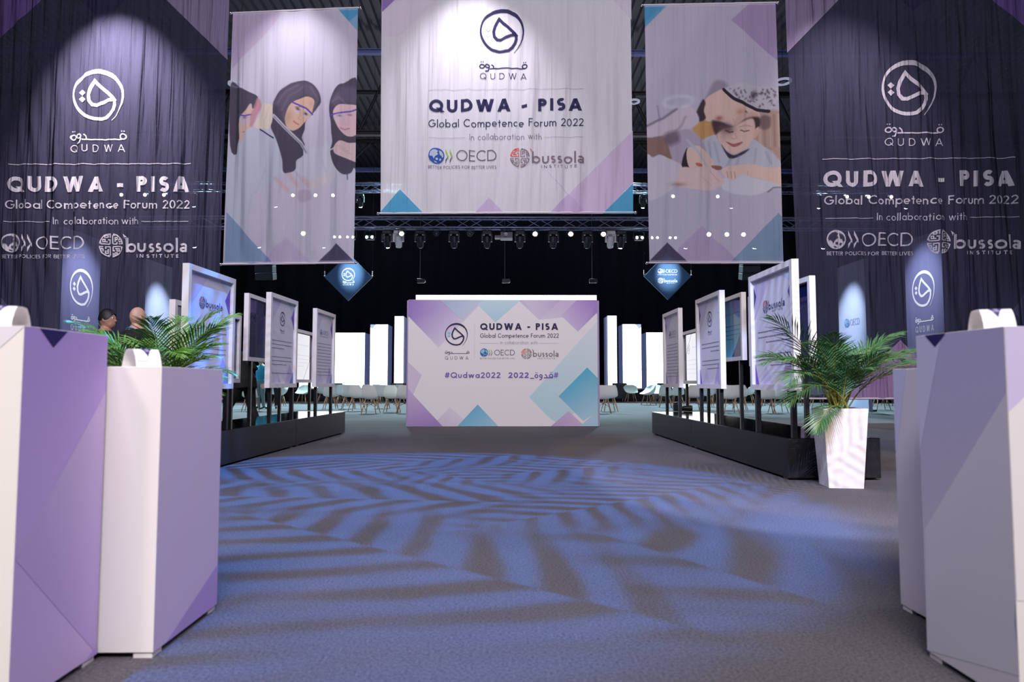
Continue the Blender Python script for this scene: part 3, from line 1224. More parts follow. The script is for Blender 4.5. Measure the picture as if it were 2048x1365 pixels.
def draw_center(c):
    cell = (3.0, 14.0)
    c.layer = 0.5
    c.poly([(764, -140), (1000, -140), (764, 24)], (176, 150, 205), (150, 120, 190), ((900, -60), (764, 20)), cell)
    c.poly([(764, 24), (790, 0), (990, -140), (1020, -140), (800, 72), (764, 74)], (226, 216, 232), cell=cell)
    c.poly([(1262.5, -140), (1262.5, 40), (1200, -30), (1120, -140)], (222, 214, 230), cell=cell)
    c.poly([(1265, 262), (1266, 365), (1206, 428), (1098, 428)], (218, 198, 228), cell=cell)
    c.poly([(948, 428), (978, 395), (1010, 428)], (212, 192, 226), cell=cell)
    c.layer = 0.8
    c.poly([(1085, 333), (1175, 428), (1098, 428), (1135, 388)], (210, 190, 224), cell=cell)
    c.poly([(761, 424), (800, 379), (848, 428), (761, 428)], (88, 172, 214), cell=cell)
    c.poly([(1205, 428), (1266, 367), (1266, 428)], (88, 172, 214), cell=cell)
    c.layer = 1
    c.emblem(1004, 64, 44, INK, (218, 226, 234))  # teal dots paled: the overexposure is put into their colour
    c.arabic(959, 1054, 124, 137, 2.3, INK)
    c.text('QUDWA', 960, 1053, 159, 12.5, .10, INK, .62)
    c.stroke([(857, 180), (1166, 177.5)], .8, (185, 178, 195))
    c.text('QUDWA - PISA', 858, 1164, 225, 25, .235, INK, .20, -.012)
    c.text('Global Competence Forum 2022', 857, 1167, 255.5, 15.5, .125, INK, .13, -.010)
    c.text('In collaboration with', 939, 1083, 280.5, 12, .095, (120, 112, 135), .15, -.010)
    c.stroke([(857, 276.8), (930, 276.2)], .7, (175, 168, 185))
    c.stroke([(1088, 274.8), (1167, 274)], .7, (175, 168, 185))
    c.oecd(857, 993, 296, 338, (52, 92, 172), (205, 210, 230), (170, 196, 70), (110, 105, 115), (112, 104, 116))
    c.bussola(1020, 1168, 295, 336, (140, 120, 132), (224, 98, 84), True)


c_warp = make_warp(11, .040, 27)
banner('fabric_banner', 'white fabric banner with the full forum title, hung centrally in front of the lighting truss', 14.0, (764, -140), (1259, -140), (761, 429), (1266, 427),
       M['cloth_light'], (230, 226, 238), c_warp, draw_center, rods=1, group='hanging fabric banners')

PALE = (205, 203, 222)


def draw_dark(c, ox, kx, r, P):
    c.layer = 1
    (ex, ey, er), (ax0, ax1, at, ab), (qx0, qx1, qb, qc), (lx0, lx1, ly, ly1), (tx0, tx1, tb, tc), (gx0, gx1, gb, gc), (ix0, ix1, ib, ic), l1, l2, oe, bu, sl = P
    c.emblem(ex, ey, er, PALE)
    c.arabic(ax0, ax1, at, ab, 2.6, PALE)
    c.text('QUDWA', qx0, qx1, qb, qc, .11, PALE, .62)
    c.stroke([(lx0, ly), (lx1, ly1)], 1.3, PALE)
    c.text('QUDWA - PISA', tx0, tx1, tb, tc, .235, PALE, .22, sl)
    c.text('Global Competence Forum 2022', gx0, gx1, gb, gc, .135, PALE, .12, sl)
    c.text('In collaboration with', ix0, ix1, ib, ic, .105, PALE, .15, sl)
    for q in (l1, l2):
        c.stroke([(q[0], q[2]), (q[1], q[3])], 1.0, PALE)
    navy = (52, 50, 82)
    c.oecd(*oe, PALE, navy, PALE, PALE, PALE)
    c.bussola(*bu, PALE, PALE, True)


def draw_dark_left(c):
    cell = (3.0, 14.0)
    c.layer = 0.5
    c.poly([(-75, -140), (190, -140), (83, 0), (0, 76), (-75, 150)], (120, 98, 168), cell=cell)
    c.poly([(215, -140), (463, -140), (455, 120), (333, 0)], (160, 148, 186), cell=cell)
    c.poly([(160, 0), (110, -60), (205, -140), (300, -60), (250, 0), (205, 43)], (62, 60, 92), cell=cell)
    c.poly([(-75, 520), (30, 625), (-75, 735)], (84, 88, 122), cell=cell)
    c.poly([(150, 800), (330, 690), (450, 800)], (150, 128, 178), cell=cell)
    draw_dark(c, 0, 1, 0, ((197, 192, 51), (140, 252, 262, 279.5), (140, 250, 304, 14.5), (18, 382, 329, 327.5), (15, 378, 384, 31),
                           (11, 379, 417.5, 17), (107, 277, 449, 14), (9, 101, 443.5, 444), (284, 377, 443.5, 443), (4, 169, 467, 517), (199, 375, 466, 516), 0.0))


def draw_dark_right(c):
    cell = (3.0, 14.0)
    c.layer = 0.5
    c.poly([(1566, -140), (1815, -140), (1677, 0), (1574, 106)], (160, 146, 184), cell=cell)
    c.poly([(1985, 0), (1850, -140), (2110, -140), (2125, 115)], (120, 98, 168), cell=cell)
    c.poly([(1800, 0), (1740, -60), (1827, -140), (1910, -60), (1855, 0), (1827, 21)], (62, 60, 92), cell=cell)
    c.poly([(2125, 510), (2125, 735), (2020, 622)], (84, 88, 122), cell=cell)
    c.poly([(1598, 700), (1636, 736), (1600, 772)], (150, 136, 172), cell=cell)
    c.poly([(1690, 800), (1735, 748), (1800, 680), (1920, 800)], (176, 140, 190), cell=cell)
    draw_dark(c, 0, 1, 0, ((1817, 178, 55), (1769, 1886, 249, 266), (1769, 1886, 292, 15), (1645, 2027, 318.5, 316), (1647, 2027, 374, 31.5),
                           (1649, 2034, 409.5, 17.5), (1752, 1933, 441.5, 14.5), (1651, 1745, 437, 436.5), (1940, 2037, 435, 434), (1653, 1825, 460, 511), (1855, 2042, 459, 509), -.004))


banner('fabric_banner', 'dark navy fabric banner with white titles, beyond the palm on the left', 15.5, (-78, -140), (463, -140), (-70, 800), (431, 800),
       M['cloth_dark'], (62, 62, 86), make_warp(23, .040, 25, .22), draw_dark_left, rods=1, group='hanging fabric banners', ropes=False)
banner('fabric_banner', 'dark navy fabric banner with white titles, beyond the tall white planter on the right', 15.5, (1566, -140), (2118, -140), (1604, 800), (2130, 800),
       M['cloth_dark'], (62, 62, 86), make_warp(31, .034, 27, .20), draw_dark_right, rods=1, group='hanging fabric banners', ropes=False)


# printed photographs -------------------------------------------------
def A(u, v):
    return (440 + u / 4.707, v / 4.707)


def B(u, v):
    return (440 + u / 4.707, 250 + v / 4.707)


def paint_lab(r):
    W, DK, SK = (208, 210, 230), (88, 82, 100), (222, 190, 182)
    r.fill([A(100, 90), A(620, 70), A(480, 265), A(115, 640)], (196, 176, 212), curve=False, col2=(206, 190, 220), ax=(A(115, 500), A(560, 100)))
    r.fill([A(1060, 30), A(1310, 30), A(1295, 292)], (92, 166, 214), curve=False)
    r.fill([A(1095, 300), A(1310, 120), A(1310, 800), A(1250, 760)], (216, 206, 226), curve=False, op=.4)
    # white coats
    r.fill([B(92, 190), B(150, 200), B(240, 100), B(310, 10), B(390, 50), B(480, 40), B(560, 200), B(600, 450), B(480, 560), B(330, 640), B(260, 860), B(70, 860)], (200, 206, 228), op=.8, soft=6)
    r.fill([B(780, 290), B(1060, 150), B(1040, 240), B(1110, 430), B(1000, 560), B(700, 430)], (214, 214, 230), op=.6, soft=8)
    for p, q in ((B(330, 640), B(420, 420)), (B(600, 470), B(560, 640)), (B(1000, 480), B(960, 320)), (B(800, 560), B(700, 430)), (B(300, 660), B(280, 840))):
        r.line([p, q], 2, (176, 172, 198), .35, 5)
    # left woman
    r.fill([A(95, 800), A(190, 826), A(270, 866), A(352, 908), A(335, 1005), A(300, 1020), A(296, 980), A(250, 1040), A(200, 1090), A(180, 1170), A(190, 1300), B(186, 120), B(165, 190), B(148, 272), B(90, 190)], DK, soft=1.5)
    r.fill([A(292, 975), A(304, 1040), A(292, 1100), A(276, 1150), A(292, 1192), A(270, 1222), A(246, 1240), A(238, 1275), A(214, 1312), A(190, 1350), A(180, 1240), A(180, 1160), A(205, 1090), A(250, 1035)], SK)
    r.fill([A(190, 1100), A(292, 1094), A(278, 1150), A(240, 1190), A(190, 1160)], (196, 188, 226), op=.5)
    r.line([A(190, 1086), A(240, 1096), A(300, 1080)], 3.0, (112, 92, 190))
    r.blob(*A(235, 1112), 4, 2, (90, 70, 80), .6)
    r.line([A(236, 1244), A(215, 1248)], 1.4, (180, 110, 120))
    # hands in gloves and the red flask
    r.fill([A(352, 912), A(385, 990), A(345, 1080), A(305, 1190), A(282, 1186), A(292, 1080), A(318, 1000)], (206, 146, 158), soft=3, op=.85)
    r.fill([A(320, 1190), A(345, 1115), A(380, 1040), A(400, 990), A(430, 978), A(500, 990), A(506, 1040), A(500, 1130), A(462, 1205), A(400, 1215)], (230, 216, 206))
    r.line([A(420, 990), A(390, 1100)], 1.5, (200, 180, 176), .6, 2)
    r.line([A(462, 1000), A(430, 1120)], 1.5, (200, 180, 176), .5, 2)
    r.line([A(370, 1212), A(505, 1303)], 2.6, (66, 62, 110))
    # middle woman
    r.fill([A(498, 990), A(520, 930), A(560, 868), A(640, 798), A(720, 764), A(800, 765), A(880, 800), A(930, 868), A(946, 950), A(920, 1010), A(880, 1075), A(812, 1150), A(800, 1225), A(770, 1295),
            B(800, 190), B(785, 235), B(780, 290), B(715, 330), B(702, 420), B(600, 450), B(585, 330), B(556, 205), B(520, 110), B(478, 20), A(495, 1130)], DK, soft=1.5)
    r.fill([A(505, 985), A(560, 890), A(640, 810), A(720, 778), A(800, 776), A(880, 815), A(925, 880), A(900, 930), A(820, 905), A(720, 930), A(640, 1000), A(610, 1110), A(580, 1090), A(560, 1010)], (118, 106, 126), soft=10, op=.55)
    for q in ([A(540, 980), A(620, 860), A(740, 790)], [A(580, 1040), A(650, 900), A(780, 820)], [A(860, 830), A(920, 930), A(890, 1020)]):
        r.line(q, 2.5, (140, 128, 150), .45, 4)
    r.fill([A(640, 1010), A(690, 950), A(760, 925), A(840, 918), A(890, 950), A(882, 1020), A(868, 1080), A(830, 1130), A(780, 1172), A(720, 1212), A(670, 1226), A(625, 1190), A(610, 1110)], (224, 186, 168))
    r.blob(*A(640, 1100), 7, 14, (176, 136, 126), .5, .3)
    r.blob(*A(860, 980), 6, 10, (190, 150, 130), .4)
    r.fill([A(690, 985), A(770, 1015), A(750, 1070), A(690, 1050)], (214, 198, 220), op=.5)
    r.fill([A(790, 1040), A(860, 1070), A(830, 1120), A(780, 1100)], (206, 196, 220), op=.5)
    r.line([A(672, 955), A(740, 985), A(820, 1030), A(875, 1085)], 3.2, (104, 84, 190))
    r.blob(*A(728, 1020), 4.2, 2.2, (60, 48, 60), .85, .5)
    r.blob(*A(812, 1078), 4.2, 2.4, (60, 48, 60), .85, .6)
    r.line([A(704, 1000), A(750, 1004)], 1.4, (96, 72, 72), .7)
    r.line([A(755, 1030), A(748, 1090), A(728, 1108), A(752, 1122)], 1.3, (186, 140, 128), .7, 2)
    r.line([A(690, 1136), A(715, 1158), A(736, 1168)], 2.6, (190, 112, 116), .85)
    r.line([A(505, 1090), A(600, 1190), A(760, 1345), B(820, 265)], 6.5, (196, 194, 208))
    r.line([A(512, 1100), A(600, 1195), A(762, 1355), B(815, 265)], 1.8, (120, 114, 134), .8)
    # right woman
    r.fill([A(1024, 1030), A(1040, 930), A(1100, 822), A(1165, 786), A(1300, 778), B(1290, 360), B(1258, 400), B(1230, 448), B(1165, 470), B(1110, 432), B(1060, 350), B(1034, 240), B(1056, 160), B(1046, 60), A(1042, 1150)], DK, soft=1.5)
    r.fill([A(1050, 960), A(1110, 860), A(1180, 815), A(1285, 830), A(1285, 980), A(1160, 965), A(1090, 1010)], (122, 114, 140), soft=10, op=.5)
    r.line([A(1060, 960), A(1120, 920), A(1180, 975)], 3, (150, 142, 170), .45, 5)
    r.fill([A(1066, 1062), A(1100, 1005), A(1170, 982), A(1300, 1008), A(1300, 1240), A(1205, 1282), A(1140, 1240), A(1092, 1160)], (226, 192, 202))
    r.line([A(1034, 1086), A(1120, 1072), A(1290, 1028)], 3.0, (104, 84, 190))
    r.fill([A(1070, 1090), A(1180, 1075), A(1170, 1140), A(1090, 1150)], (212, 200, 226), op=.4)
    r.blob(*A(1130, 1096), 5, 2, (110, 80, 96), .55)
    r.blob(*A(1220, 1078), 5, 2, (110, 80, 96), .55)
    r.line([A(1168, 1120), A(1160, 1168), A(1185, 1176)], 1.3, (196, 150, 160), .6, 2)
    r.line([A(1140, 1212), A(1175, 1224), A(1215, 1206)], 2.4, (204, 120, 140), .8)
    r.fill([B(1070, 215), B(1128, 155), B(1200, 165), B(1300, 180), B(1300, 340), B(1210, 322), B(1130, 298), B(1080, 268)], (222, 194, 198))
    for k in range(3):
        r.line([B(1100 + 30 * k, 200 + 24 * k), B(1180 + 26 * k, 220 + 26 * k)], 1.2, (188, 150, 156), .6, 2)
    r.line([B(1035, 232), B(1090, 215)], 2.4, (214, 212, 226))
    r.line([B(1197, 450), B(1200, 515)], 2, (92, 92, 130), .8)
    # gloved fingers over the dish
    for p, q in ((B(530, 510), B(630, 610)), (B(650, 465), B(720, 560)), (B(790, 510), B(840, 580))):
        r.line([p, q], 7, (220, 168, 164), .55, 7)
    r.line([B(880, 580), B(1020, 480)], 16, (224, 212, 210), .5, 10)
    r.fill([B(735, 620), B(850, 620), B(860, 710), B(740, 720)], (186, 160, 188), op=.5, soft=4)
    # corner diamonds
    r.fill([B(340, 1335), B(620, 1060), B(900, 1335)], (190, 172, 214), op=.55, soft=6, curve=False)
    r.fill([B(62, 820), B(105, 870), B(520, 1335), B(40, 1335)], (142, 164, 202), curve=False)
    r.fill([B(360, 1335), B(445, 1240), B(520, 1335)], (140, 146, 196), curve=False)
    r.fill([B(880, 1335), B(1094, 1115), B(1262, 1285), B(1262, 1335)], (88, 82, 112), curve=False)
    for q in ([(466, 27), (716, 16)], [(446, 527), (707, 524)]):          # stitched hems
        r.line(q, 6, (232, 224, 238), .45)


banner('fabric_banner', 'fabric banner printed with three women in goggles working in a laboratory', 14.3, (466, 24), (716, 13), (446, 531), (707, 528),
       M['cloth_light'], (208, 202, 224), make_warp(5, .048, 30, .06), None, rods=2, paint=paint_lab, group='hanging fabric banners')


def Cc(u, v):
    return (1280 + u / 4.55, v / 4.55)


def Dd(u, v):
    return (1280 + u / 4.55, 240 + v / 4.55)


def paint_boy(r):
    SK = (230, 198, 190)
    r.fill([Cc(30, 20), Cc(275, 20), Cc(40, 255)], (88, 158, 206), curve=False)
    r.fill([Cc(830, 180), Cc(1010, 20), Cc(1260, 20), Cc(1260, 565), Cc(930, 270)], (176, 156, 196), curve=False)
    r.fill([Cc(30, 255), Cc(275, 30), Cc(700, 30), Cc(200, 700), Cc(30, 900)], (214, 202, 222), op=.4, curve=False, soft=20)
    # background room behind the boy
    r.fill([Cc(490, 1130), Cc(665, 1085), Cc(690, 1220), Cc(560, 1300), Cc(490, 1270)], (206, 160, 112), soft=5)
    r.fill([Cc(1040, 1040), Cc(1300, 1040), Dd(1300, 370), Dd(1180, 270), Dd(1040, 170)], (190, 160, 150), soft=5)
    for k in range(5):
        u = 1090 + 42 * k
        r.line([Cc(u, 1050), Cc(u + 8, 1330)], 3.5, (150, 122, 120) if k % 2 else (222, 204, 196), .6, 5)
    r.fill([Cc(1100, 1060), Cc(1180, 1060), Cc(1180, 1160), Cc(1110, 1170)], (110, 92, 100), op=.7, soft=5)
    r.fill([Cc(60, 1240), Cc(300, 1210), Cc(300, 1320), Dd(300, 350), Dd(180, 330), Dd(60, 335)], (152, 122, 118), soft=3)
    # father: head cloth, face, beard
    r.fill([Cc(590, 930), Cc(640, 800), Cc(690, 735), Cc(770, 745), Cc(800, 790), Cc(760, 815), Cc(690, 850)], (150, 138, 152), soft=8, op=.75)
    r.fill([Cc(560, 1000), Cc(600, 900), Cc(680, 842), Cc(770, 815), Cc(850, 890), Cc(960, 970), Cc(1090, 1020), Cc(1060, 1055), Cc(1000, 1066), Cc(950, 1030), Cc(910, 1080), Cc(905, 1130), Cc(862, 1148), Cc(800, 1110), Cc(750, 1110), Cc(690, 1100), Cc(630, 1105), Cc(580, 1080)], SK)
    r.fill([Cc(505, 1050), Cc(540, 960), Cc(575, 905), Cc(596, 940), Cc(580, 1010), Cc(598, 1078), Cc(535, 1112)], (78, 66, 76), soft=3)
    r.blob(*Cc(720, 1078), 7, 5, (150, 84, 76), .75)
    r.blob(*Cc(912, 1020), 8, 7, (196, 130, 112), .6)
    r.line([Cc(960, 1020), Cc(1010, 1062)], 4, (110, 84, 86), .8, 2)
    r.line([Cc(850, 1080), Cc(870, 1140)], 1.5, (190, 140, 140), .6, 2)
    r.fill([Cc(765, 815), Cc(840, 775), Cc(930, 750), Cc(1030, 780), Cc(1250, 800), Cc(1250, 900), Cc(1180, 1000), Cc(1070, 985), Cc(960, 950), Cc(850, 890)], (204, 200, 214), soft=4)
    rr = random.Random(3)
    for k in range(70):
        u, v = rr.uniform(800, 1230), rr.uniform(780, 980)
        if v > 800 + (u - 800) * .02 and v < 850 + (u - 800) * .42:
            r.blob(*Cc(u, v), rr.uniform(1.5, 3.6), rr.uniform(1.0, 2.2), (84, 74, 90), .75, rr.uniform(0, 3))
    r.blob(*Cc(1035, 868), 5, 9, (60, 52, 66), .8, .3)
    r.line([Cc(762, 815), Cc(850, 890), Cc(960, 955), Cc(1070, 998), Cc(1172, 1012)], 6.5, (64, 54, 64))
    # boy: hair, face, ear
    r.fill([Cc(860, 1090), Cc(960, 1030), Cc(1080, 1030), Cc(1070, 1130), Cc(900, 1170)], (216, 182, 174), soft=4)
    r.fill([Cc(655, 1100), Cc(740, 1112), Cc(862, 1150), Cc(960, 1085), Cc(1060, 1060), Cc(1100, 1090), Cc(1070, 1185), Cc(900, 1200), Cc(720, 1250), Cc(690, 1230)], (84, 66, 70), soft=5)
    r.fill([Cc(705, 1215), Cc(770, 1170), Cc(850, 1150), Cc(905, 1125), Cc(985, 1085), Cc(1035, 1085), Cc(1052, 1160), Cc(1044, 1240), Cc(1010, 1300), Dd(985, 245), Dd(925, 285), Dd(858, 306), Dd(790, 275), Dd(735, 215), Dd(700, 150)], (232, 200, 192), soft=4)
    r.blob(*Cc(770, 1165), 16, 9, (96, 72, 82), .6)
    r.fill([Cc(1040, 1190), Cc(1085, 1150), Cc(1082, 1210), Cc(1035, 1262)], (224, 186, 176))
    r.blob(*Cc(800, 1178), 12, 9, (110, 82, 92), .62)
    r.blob(*Cc(760, 1230), 9, 14, (176, 138, 140), .45)
    r.line([Cc(912, 1188), Cc(945, 1202), Cc(990, 1190)], 2, (92, 66, 70), .85)
    r.line([Cc(780, 1188), Cc(815, 1204), Cc(850, 1196)], 2, (70, 50, 60), .85)
    r.line([Cc(905, 1158), Cc(955, 1144), Cc(1010, 1152)], 1.8, (150, 114, 108), .5, 2)
    r.line([Cc(870, 1215), Cc(882, 1255), Cc(850, 1262), Cc(832, 1250)], 1.4, (190, 142, 136), .7, 2)
    r.fill([Cc(778, 1290), Cc(850, 1310), Cc(930, 1296), Cc(900, 1326), Cc(845, 1334)], (186, 110, 120))
    r.line([Cc(790, 1294), Cc(850, 1312), Cc(925, 1299)], 1.2, (130, 70, 84), .7)
    # boy's shirt
    r.fill([Dd(535, 215), Dd(680, 130), Dd(720, 220), Dd(830, 345), Dd(960, 275), Dd(1030, 180), Dd(1130, 235), Dd(1230, 340), Dd(1290, 410), Dd(1260, 450), Dd(1050, 425), Dd(870, 415), Dd(770, 425), Dd(660, 385), Dd(590, 290)], (196, 198, 216), soft=2)
    r.fill([Dd(740, 225), Dd(790, 290), Dd(860, 318), Dd(935, 288), Dd(995, 265), Dd(930, 320), Dd(826, 352), Dd(780, 310)], (74, 66, 84), soft=2)
    for p, q in ((Dd(620, 200), Dd(650, 340)), (Dd(680, 200), Dd(720, 380)), (Dd(1060, 260), Dd(1040, 410)), (Dd(1150, 290), Dd(1190, 400)), (Dd(830, 350), Dd(790, 415)), (Dd(900, 330), Dd(880, 405))):
        r.line([p, q], 3, (150, 150, 176), .5, 5)
    # sleeves and hands
    r.fill([Cc(60, 1150), Cc(200, 1085), Cc(340, 995), Cc(430, 950), Cc(500, 1010), Cc(535, 1100), Cc(480, 1160), Cc(300, 1222), Cc(60, 1250)], (214, 200, 218), soft=3)
    r.line([Cc(60, 1148), Cc(210, 1080), Cc(335, 990)], 4, (110, 98, 118), .75, 4)
    r.line([Cc(155, 970), Cc(175, 1080)], 3, (150, 136, 156), .6, 3)
    r.line([Cc(300, 1220), Cc(380, 1140), Cc(415, 1060)], 3.5, (150, 132, 148), .6, 5)
    r.fill([Cc(210, 1250), Cc(420, 1170), Cc(560, 1280), Dd(600, 300), Dd(430, 250), Dd(400, 420), Dd(300, 360), Dd(240, 180)], (184, 172, 194), soft=4)
    r.fill([Cc(210, 1240), Cc(330, 1190), Cc(360, 1280), Dd(260, 230)], (116, 100, 116), soft=10, op=.8)
    r.fill([Dd(385, 425), Dd(396, 330), Dd(432, 250), Dd(428, 330), Dd(460, 432)], (64, 54, 62))
    r.fill([Dd(425, 330), Dd(440, 255), Dd(520, 240), Dd(600, 290), Dd(665, 360), Dd(672, 420), Dd(600, 432), Dd(520, 430), Dd(450, 432)], (228, 200, 192))
    r.line([Dd(430, 180), Dd(520, 290), Dd(610, 425)], 5, (190, 196, 214), .9)
    r.fill([Dd(505, 395), Dd(560, 405), Dd(560, 428), Dd(515, 424)], (196, 96, 84), op=.8)
    r.fill([Dd(655, 410), Dd(740, 425), Dd(735, 455), Dd(680, 450)], (150, 84, 70), op=.8)
    r.fill([Dd(740, 470), Dd(780, 430), Dd(870, 412), Dd(1050, 404), Dd(1200, 438), Dd(1295, 440), Dd(1295, 610), Dd(1180, 570), Dd(1100, 530), Dd(980, 512), Dd(900, 500), Dd(848, 542), Dd(780, 530)], (230, 200, 192))
    for u in (790, 830, 862):
        r.line([Dd(u, 470), Dd(u + 6, 530)], 1.2, (150, 100, 100), .7)
    r.line([Dd(980, 470), Dd(975, 512)], 1.2, (170, 130, 130), .6)
    r.fill([Dd(760, 530), Dd(850, 545), Dd(910, 500), Dd(1000, 515), Dd(1130, 545), Dd(1300, 615), Dd(1180, 640), Dd(1000, 690), Dd(760, 640)], (214, 212, 228), soft=3)
    r.fill([Dd(60, 330), Dd(120, 345), Dd(180, 320), Dd(280, 360), Dd(385, 415), Dd(340, 540), Dd(262, 655), Dd(60, 720)], (212, 206, 222), soft=2)
    r.fill([Dd(385, 428), Dd(500, 440), Dd(600, 430), Dd(680, 440), Dd(745, 520), Dd(765, 570), Dd(700, 620), Dd(600, 645), Dd(450, 625), Dd(320, 590), Dd(345, 520)], (226, 200, 202), soft=2)
    r.line([Dd(640, 460), Dd(720, 560)], 1.4, (186, 150, 156), .6, 2)
    r.line([Dd(560, 520), Dd(660, 600)], 1.4, (196, 160, 164), .5, 2)
    r.blob(*Dd(350, 585), 14, 4, (150, 124, 110), .7)
    r.line([Dd(1165, 655), Dd(1210, 620), Dd(1290, 616)], 2, (104, 88, 88), .8, 3)
    # corner diamonds
    r.fill([Dd(330, 1320), Dd(350, 1170), Dd(560, 965), Dd(870, 1262), Dd(810, 1320)], (184, 164, 204), op=.75, soft=2, curve=False)
    r.fill([Dd(80, 1320), Dd(80, 1290), Dd(250, 1114), Dd(462, 1320)], (86, 80, 110), curve=False)
    r.fill([Dd(800, 1320), Dd(1254, 850), Dd(1320, 905), Dd(1320, 1320)], (136, 160, 192), curve=False)
    r.fill([Dd(800, 1320), Dd(862, 1256), Dd(925, 1320)], (142, 138, 188), curve=False)
    for q in ([(1289, 11), (1551, 6)], [(1299, 524), (1567, 524)]):          # stitched hems
        r.line(q, 6, (232, 224, 238), .45)


banner('fabric_banner', 'fabric banner printed with a smiling boy writing beside an adult in a head cloth', 14.3, (1289, 8), (1551, 3), (1299, 528), (1567, 528),
       M['cloth_light'], (196, 190, 214), make_warp(17, .036, 38, .05), None, rods=2, paint=paint_boy, group='hanging fabric banners')


# ------------------------------------------------------------------ printed wall in the middle
def booth():
    Y = 13.8
    def X(px, py): return at_y(px, py, Y).x
    zt, zb = at_y(1005, 600, Y).z, 0.0
    x0, x1 = X(814.6, 853), X(1196.2, 853)
    t = thing('printed_wall', ((x0 + x1) / 2, Y, 0), 'free-standing white and lilac printed wall with hashtags, standing mid carpet below the central banner', 'display wall')
    mb = MB()
    mb.box((x0 - .035, Y + .06, .0), (x1 + .045, Y + .55, zt - .01), M['print'])
    b = len(mb.v)
    mb.c[:b] = [L3((176, 160, 200))] * b
    mb.build('back_case', t, world=True)
    mb = MB()
    mb.box((x0, Y, 0.004), (x1, Y + .055, zt), M['print'])
    mb.c[:] = [L3((232, 228, 232))] * len(mb.v)

    def fn(x, y, lift=0.0):
        p = at_y(x, y, Y)
        p.x = min(max(p.x, x0), x1)
        p.z = min(max(p.z, .004), zt)
        p.y -= lift
        return p
    c = Canvas(mb, fn, M['print'], .0012, 40)

    def Z(u, v):
        return (640 + u / 2.695, 420 + v / 2.695)
    bx0, by0, bx1, by1 = 814, 600, 1197, 853
    c.bounds = (bx0, by0, bx1, by1)
    V, LV, BL = (150, 118, 196), (222, 212, 230), (176, 208, 228)
    c.layer = 1
    c.poly([Z(460, 470), Z(900, 470), Z(640, 742), Z(460, 565)], V, (218, 208, 230), (Z(500, 500), Z(690, 690)))
    c.poly([Z(1050, 470), Z(1500, 470), Z(1500, 560), Z(1200, 590), Z(1180, 590)], (204, 184, 218), (216, 206, 226), (Z(1200, 480), Z(1180, 590)))
    c.poly([Z(850, 512), Z(895, 470), Z(1100, 470), Z(945, 606)], (176, 212, 228), (196, 220, 232), (Z(960, 600), Z(960, 490)))
    c.poly([Z(1300, 570), Z(1390, 656), Z(1510, 545), Z(1510, 470), Z(1400, 470)], (160, 126, 200), (206, 190, 222), (Z(1480, 500), Z(1330, 600)))
    c.poly([Z(1128, 1010), Z(1510, 590), Z(1510, 950), Z(1300, 1170), Z(1220, 1105)], (186, 216, 228), (216, 224, 232), (Z(1180, 1020), Z(1400, 760)))
    c.poly([Z(460, 810), Z(548, 892), Z(500, 1000), Z(460, 970)], (214, 198, 222))
    c.poly([Z(590, 1180), Z(700, 1064), Z(830, 1180)], (208, 192, 220), (222, 214, 228), (Z(650, 1170), Z(720, 1080)))
    c.layer = 2
    c.poly([Z(670, 470), Z(890, 470), Z(765, 592), Z(650, 490)], (170, 186, 218), (198, 208, 226), (Z(700, 480), Z(800, 560)))
    c.poly([Z(1080, 470), Z(1310, 470), Z(1180, 592)], (196, 174, 214), (214, 202, 226), (Z(1250, 480), Z(1140, 540)))
    c.poly([Z(460, 950), Z(505, 1000), Z(672, 1180), Z(460, 1180)], (158, 128, 192), (198, 178, 214), (Z(560, 1170), Z(480, 1000)))
    c.poly([Z(728, 1180), Z(850, 1050), Z(974, 1180)], (112, 182, 214), (164, 204, 224), (Z(840, 1080), Z(900, 1170)))
    c.poly([Z(1230, 1180), Z(1340, 1085), Z(1440, 1180)], (188, 158, 204), (206, 186, 216), (Z(1300, 1170), Z(1380, 1100)))
    c.poly([Z(1286, 1006), Z(1440, 850), Z(1510, 916), Z(1510, 1080), Z(1420, 1138)], (84, 176, 208), (176, 208, 226), (Z(1360, 900), Z(1480, 1110)))
    c.poly([Z(1360, 1200), Z(1510, 1075), Z(1510, 1200)], (176, 206, 224))
    c.bounds = None
    c.layer = 3
    ink = (50, 44, 84)
    c.emblem(912.7, 669.8, 22.6, ink, (130, 196, 212))
    c.arabic(890, 938.5, 702, 707.6, 1.1, (92, 88, 100))
    c.text('QUDWA', 890, 937, 719.6, 6.4, .11, (92, 88, 100), .60)
    c.stroke([(949, 648), (949, 719)], .5, (190, 184, 194))
    c.text('QUDWA - PISA', 960.3, 1116.2, 660.4, 13.4, .235, ink, .20)
    c.text('Global Competence Forum 2022', 960.3, 1117.5, 676, 8.6, .135, (62, 56, 90), .11)
    c.text('In collaboration with', 1001, 1075, 688.8, 6.2, .085, (132, 126, 138), .14)
    c.stroke([(960, 687), (998, 687)], .45, (170, 165, 175))
    c.stroke([(1078, 687), (1117, 687)], .45, (170, 165, 175))
    c.oecd(960, 1029.5, 697.5, 719, (48, 104, 168), (150, 196, 226), (130, 184, 60), (92, 92, 96), (98, 94, 100), True, (150, 146, 152))
    c.bussola(1042.5, 1117, 697, 719, (136, 122, 122), (226, 104, 84), True, (160, 150, 152))
    c.text('#Qudwa2022', 889.7, 1000.7, 756.4, 11.2, .17, (122, 92, 178), .13)
    c.text('2022', 1016.6, 1057.4, 756.4, 11.0, .19, (122, 92, 178), .13)
    c.text('_', 1060, 1068, 756.4, 11, .14, (122, 92, 178), .1)
    c.arabic(1069.5, 1106.5, 744.6, 756.6, 2.1, (122, 92, 178), False)
    c.text('#', 1107.5, 1116.8, 756.4, 11, .15, (122, 92, 178), .1)
    mb.build('front_panel', t, world=True)


booth()


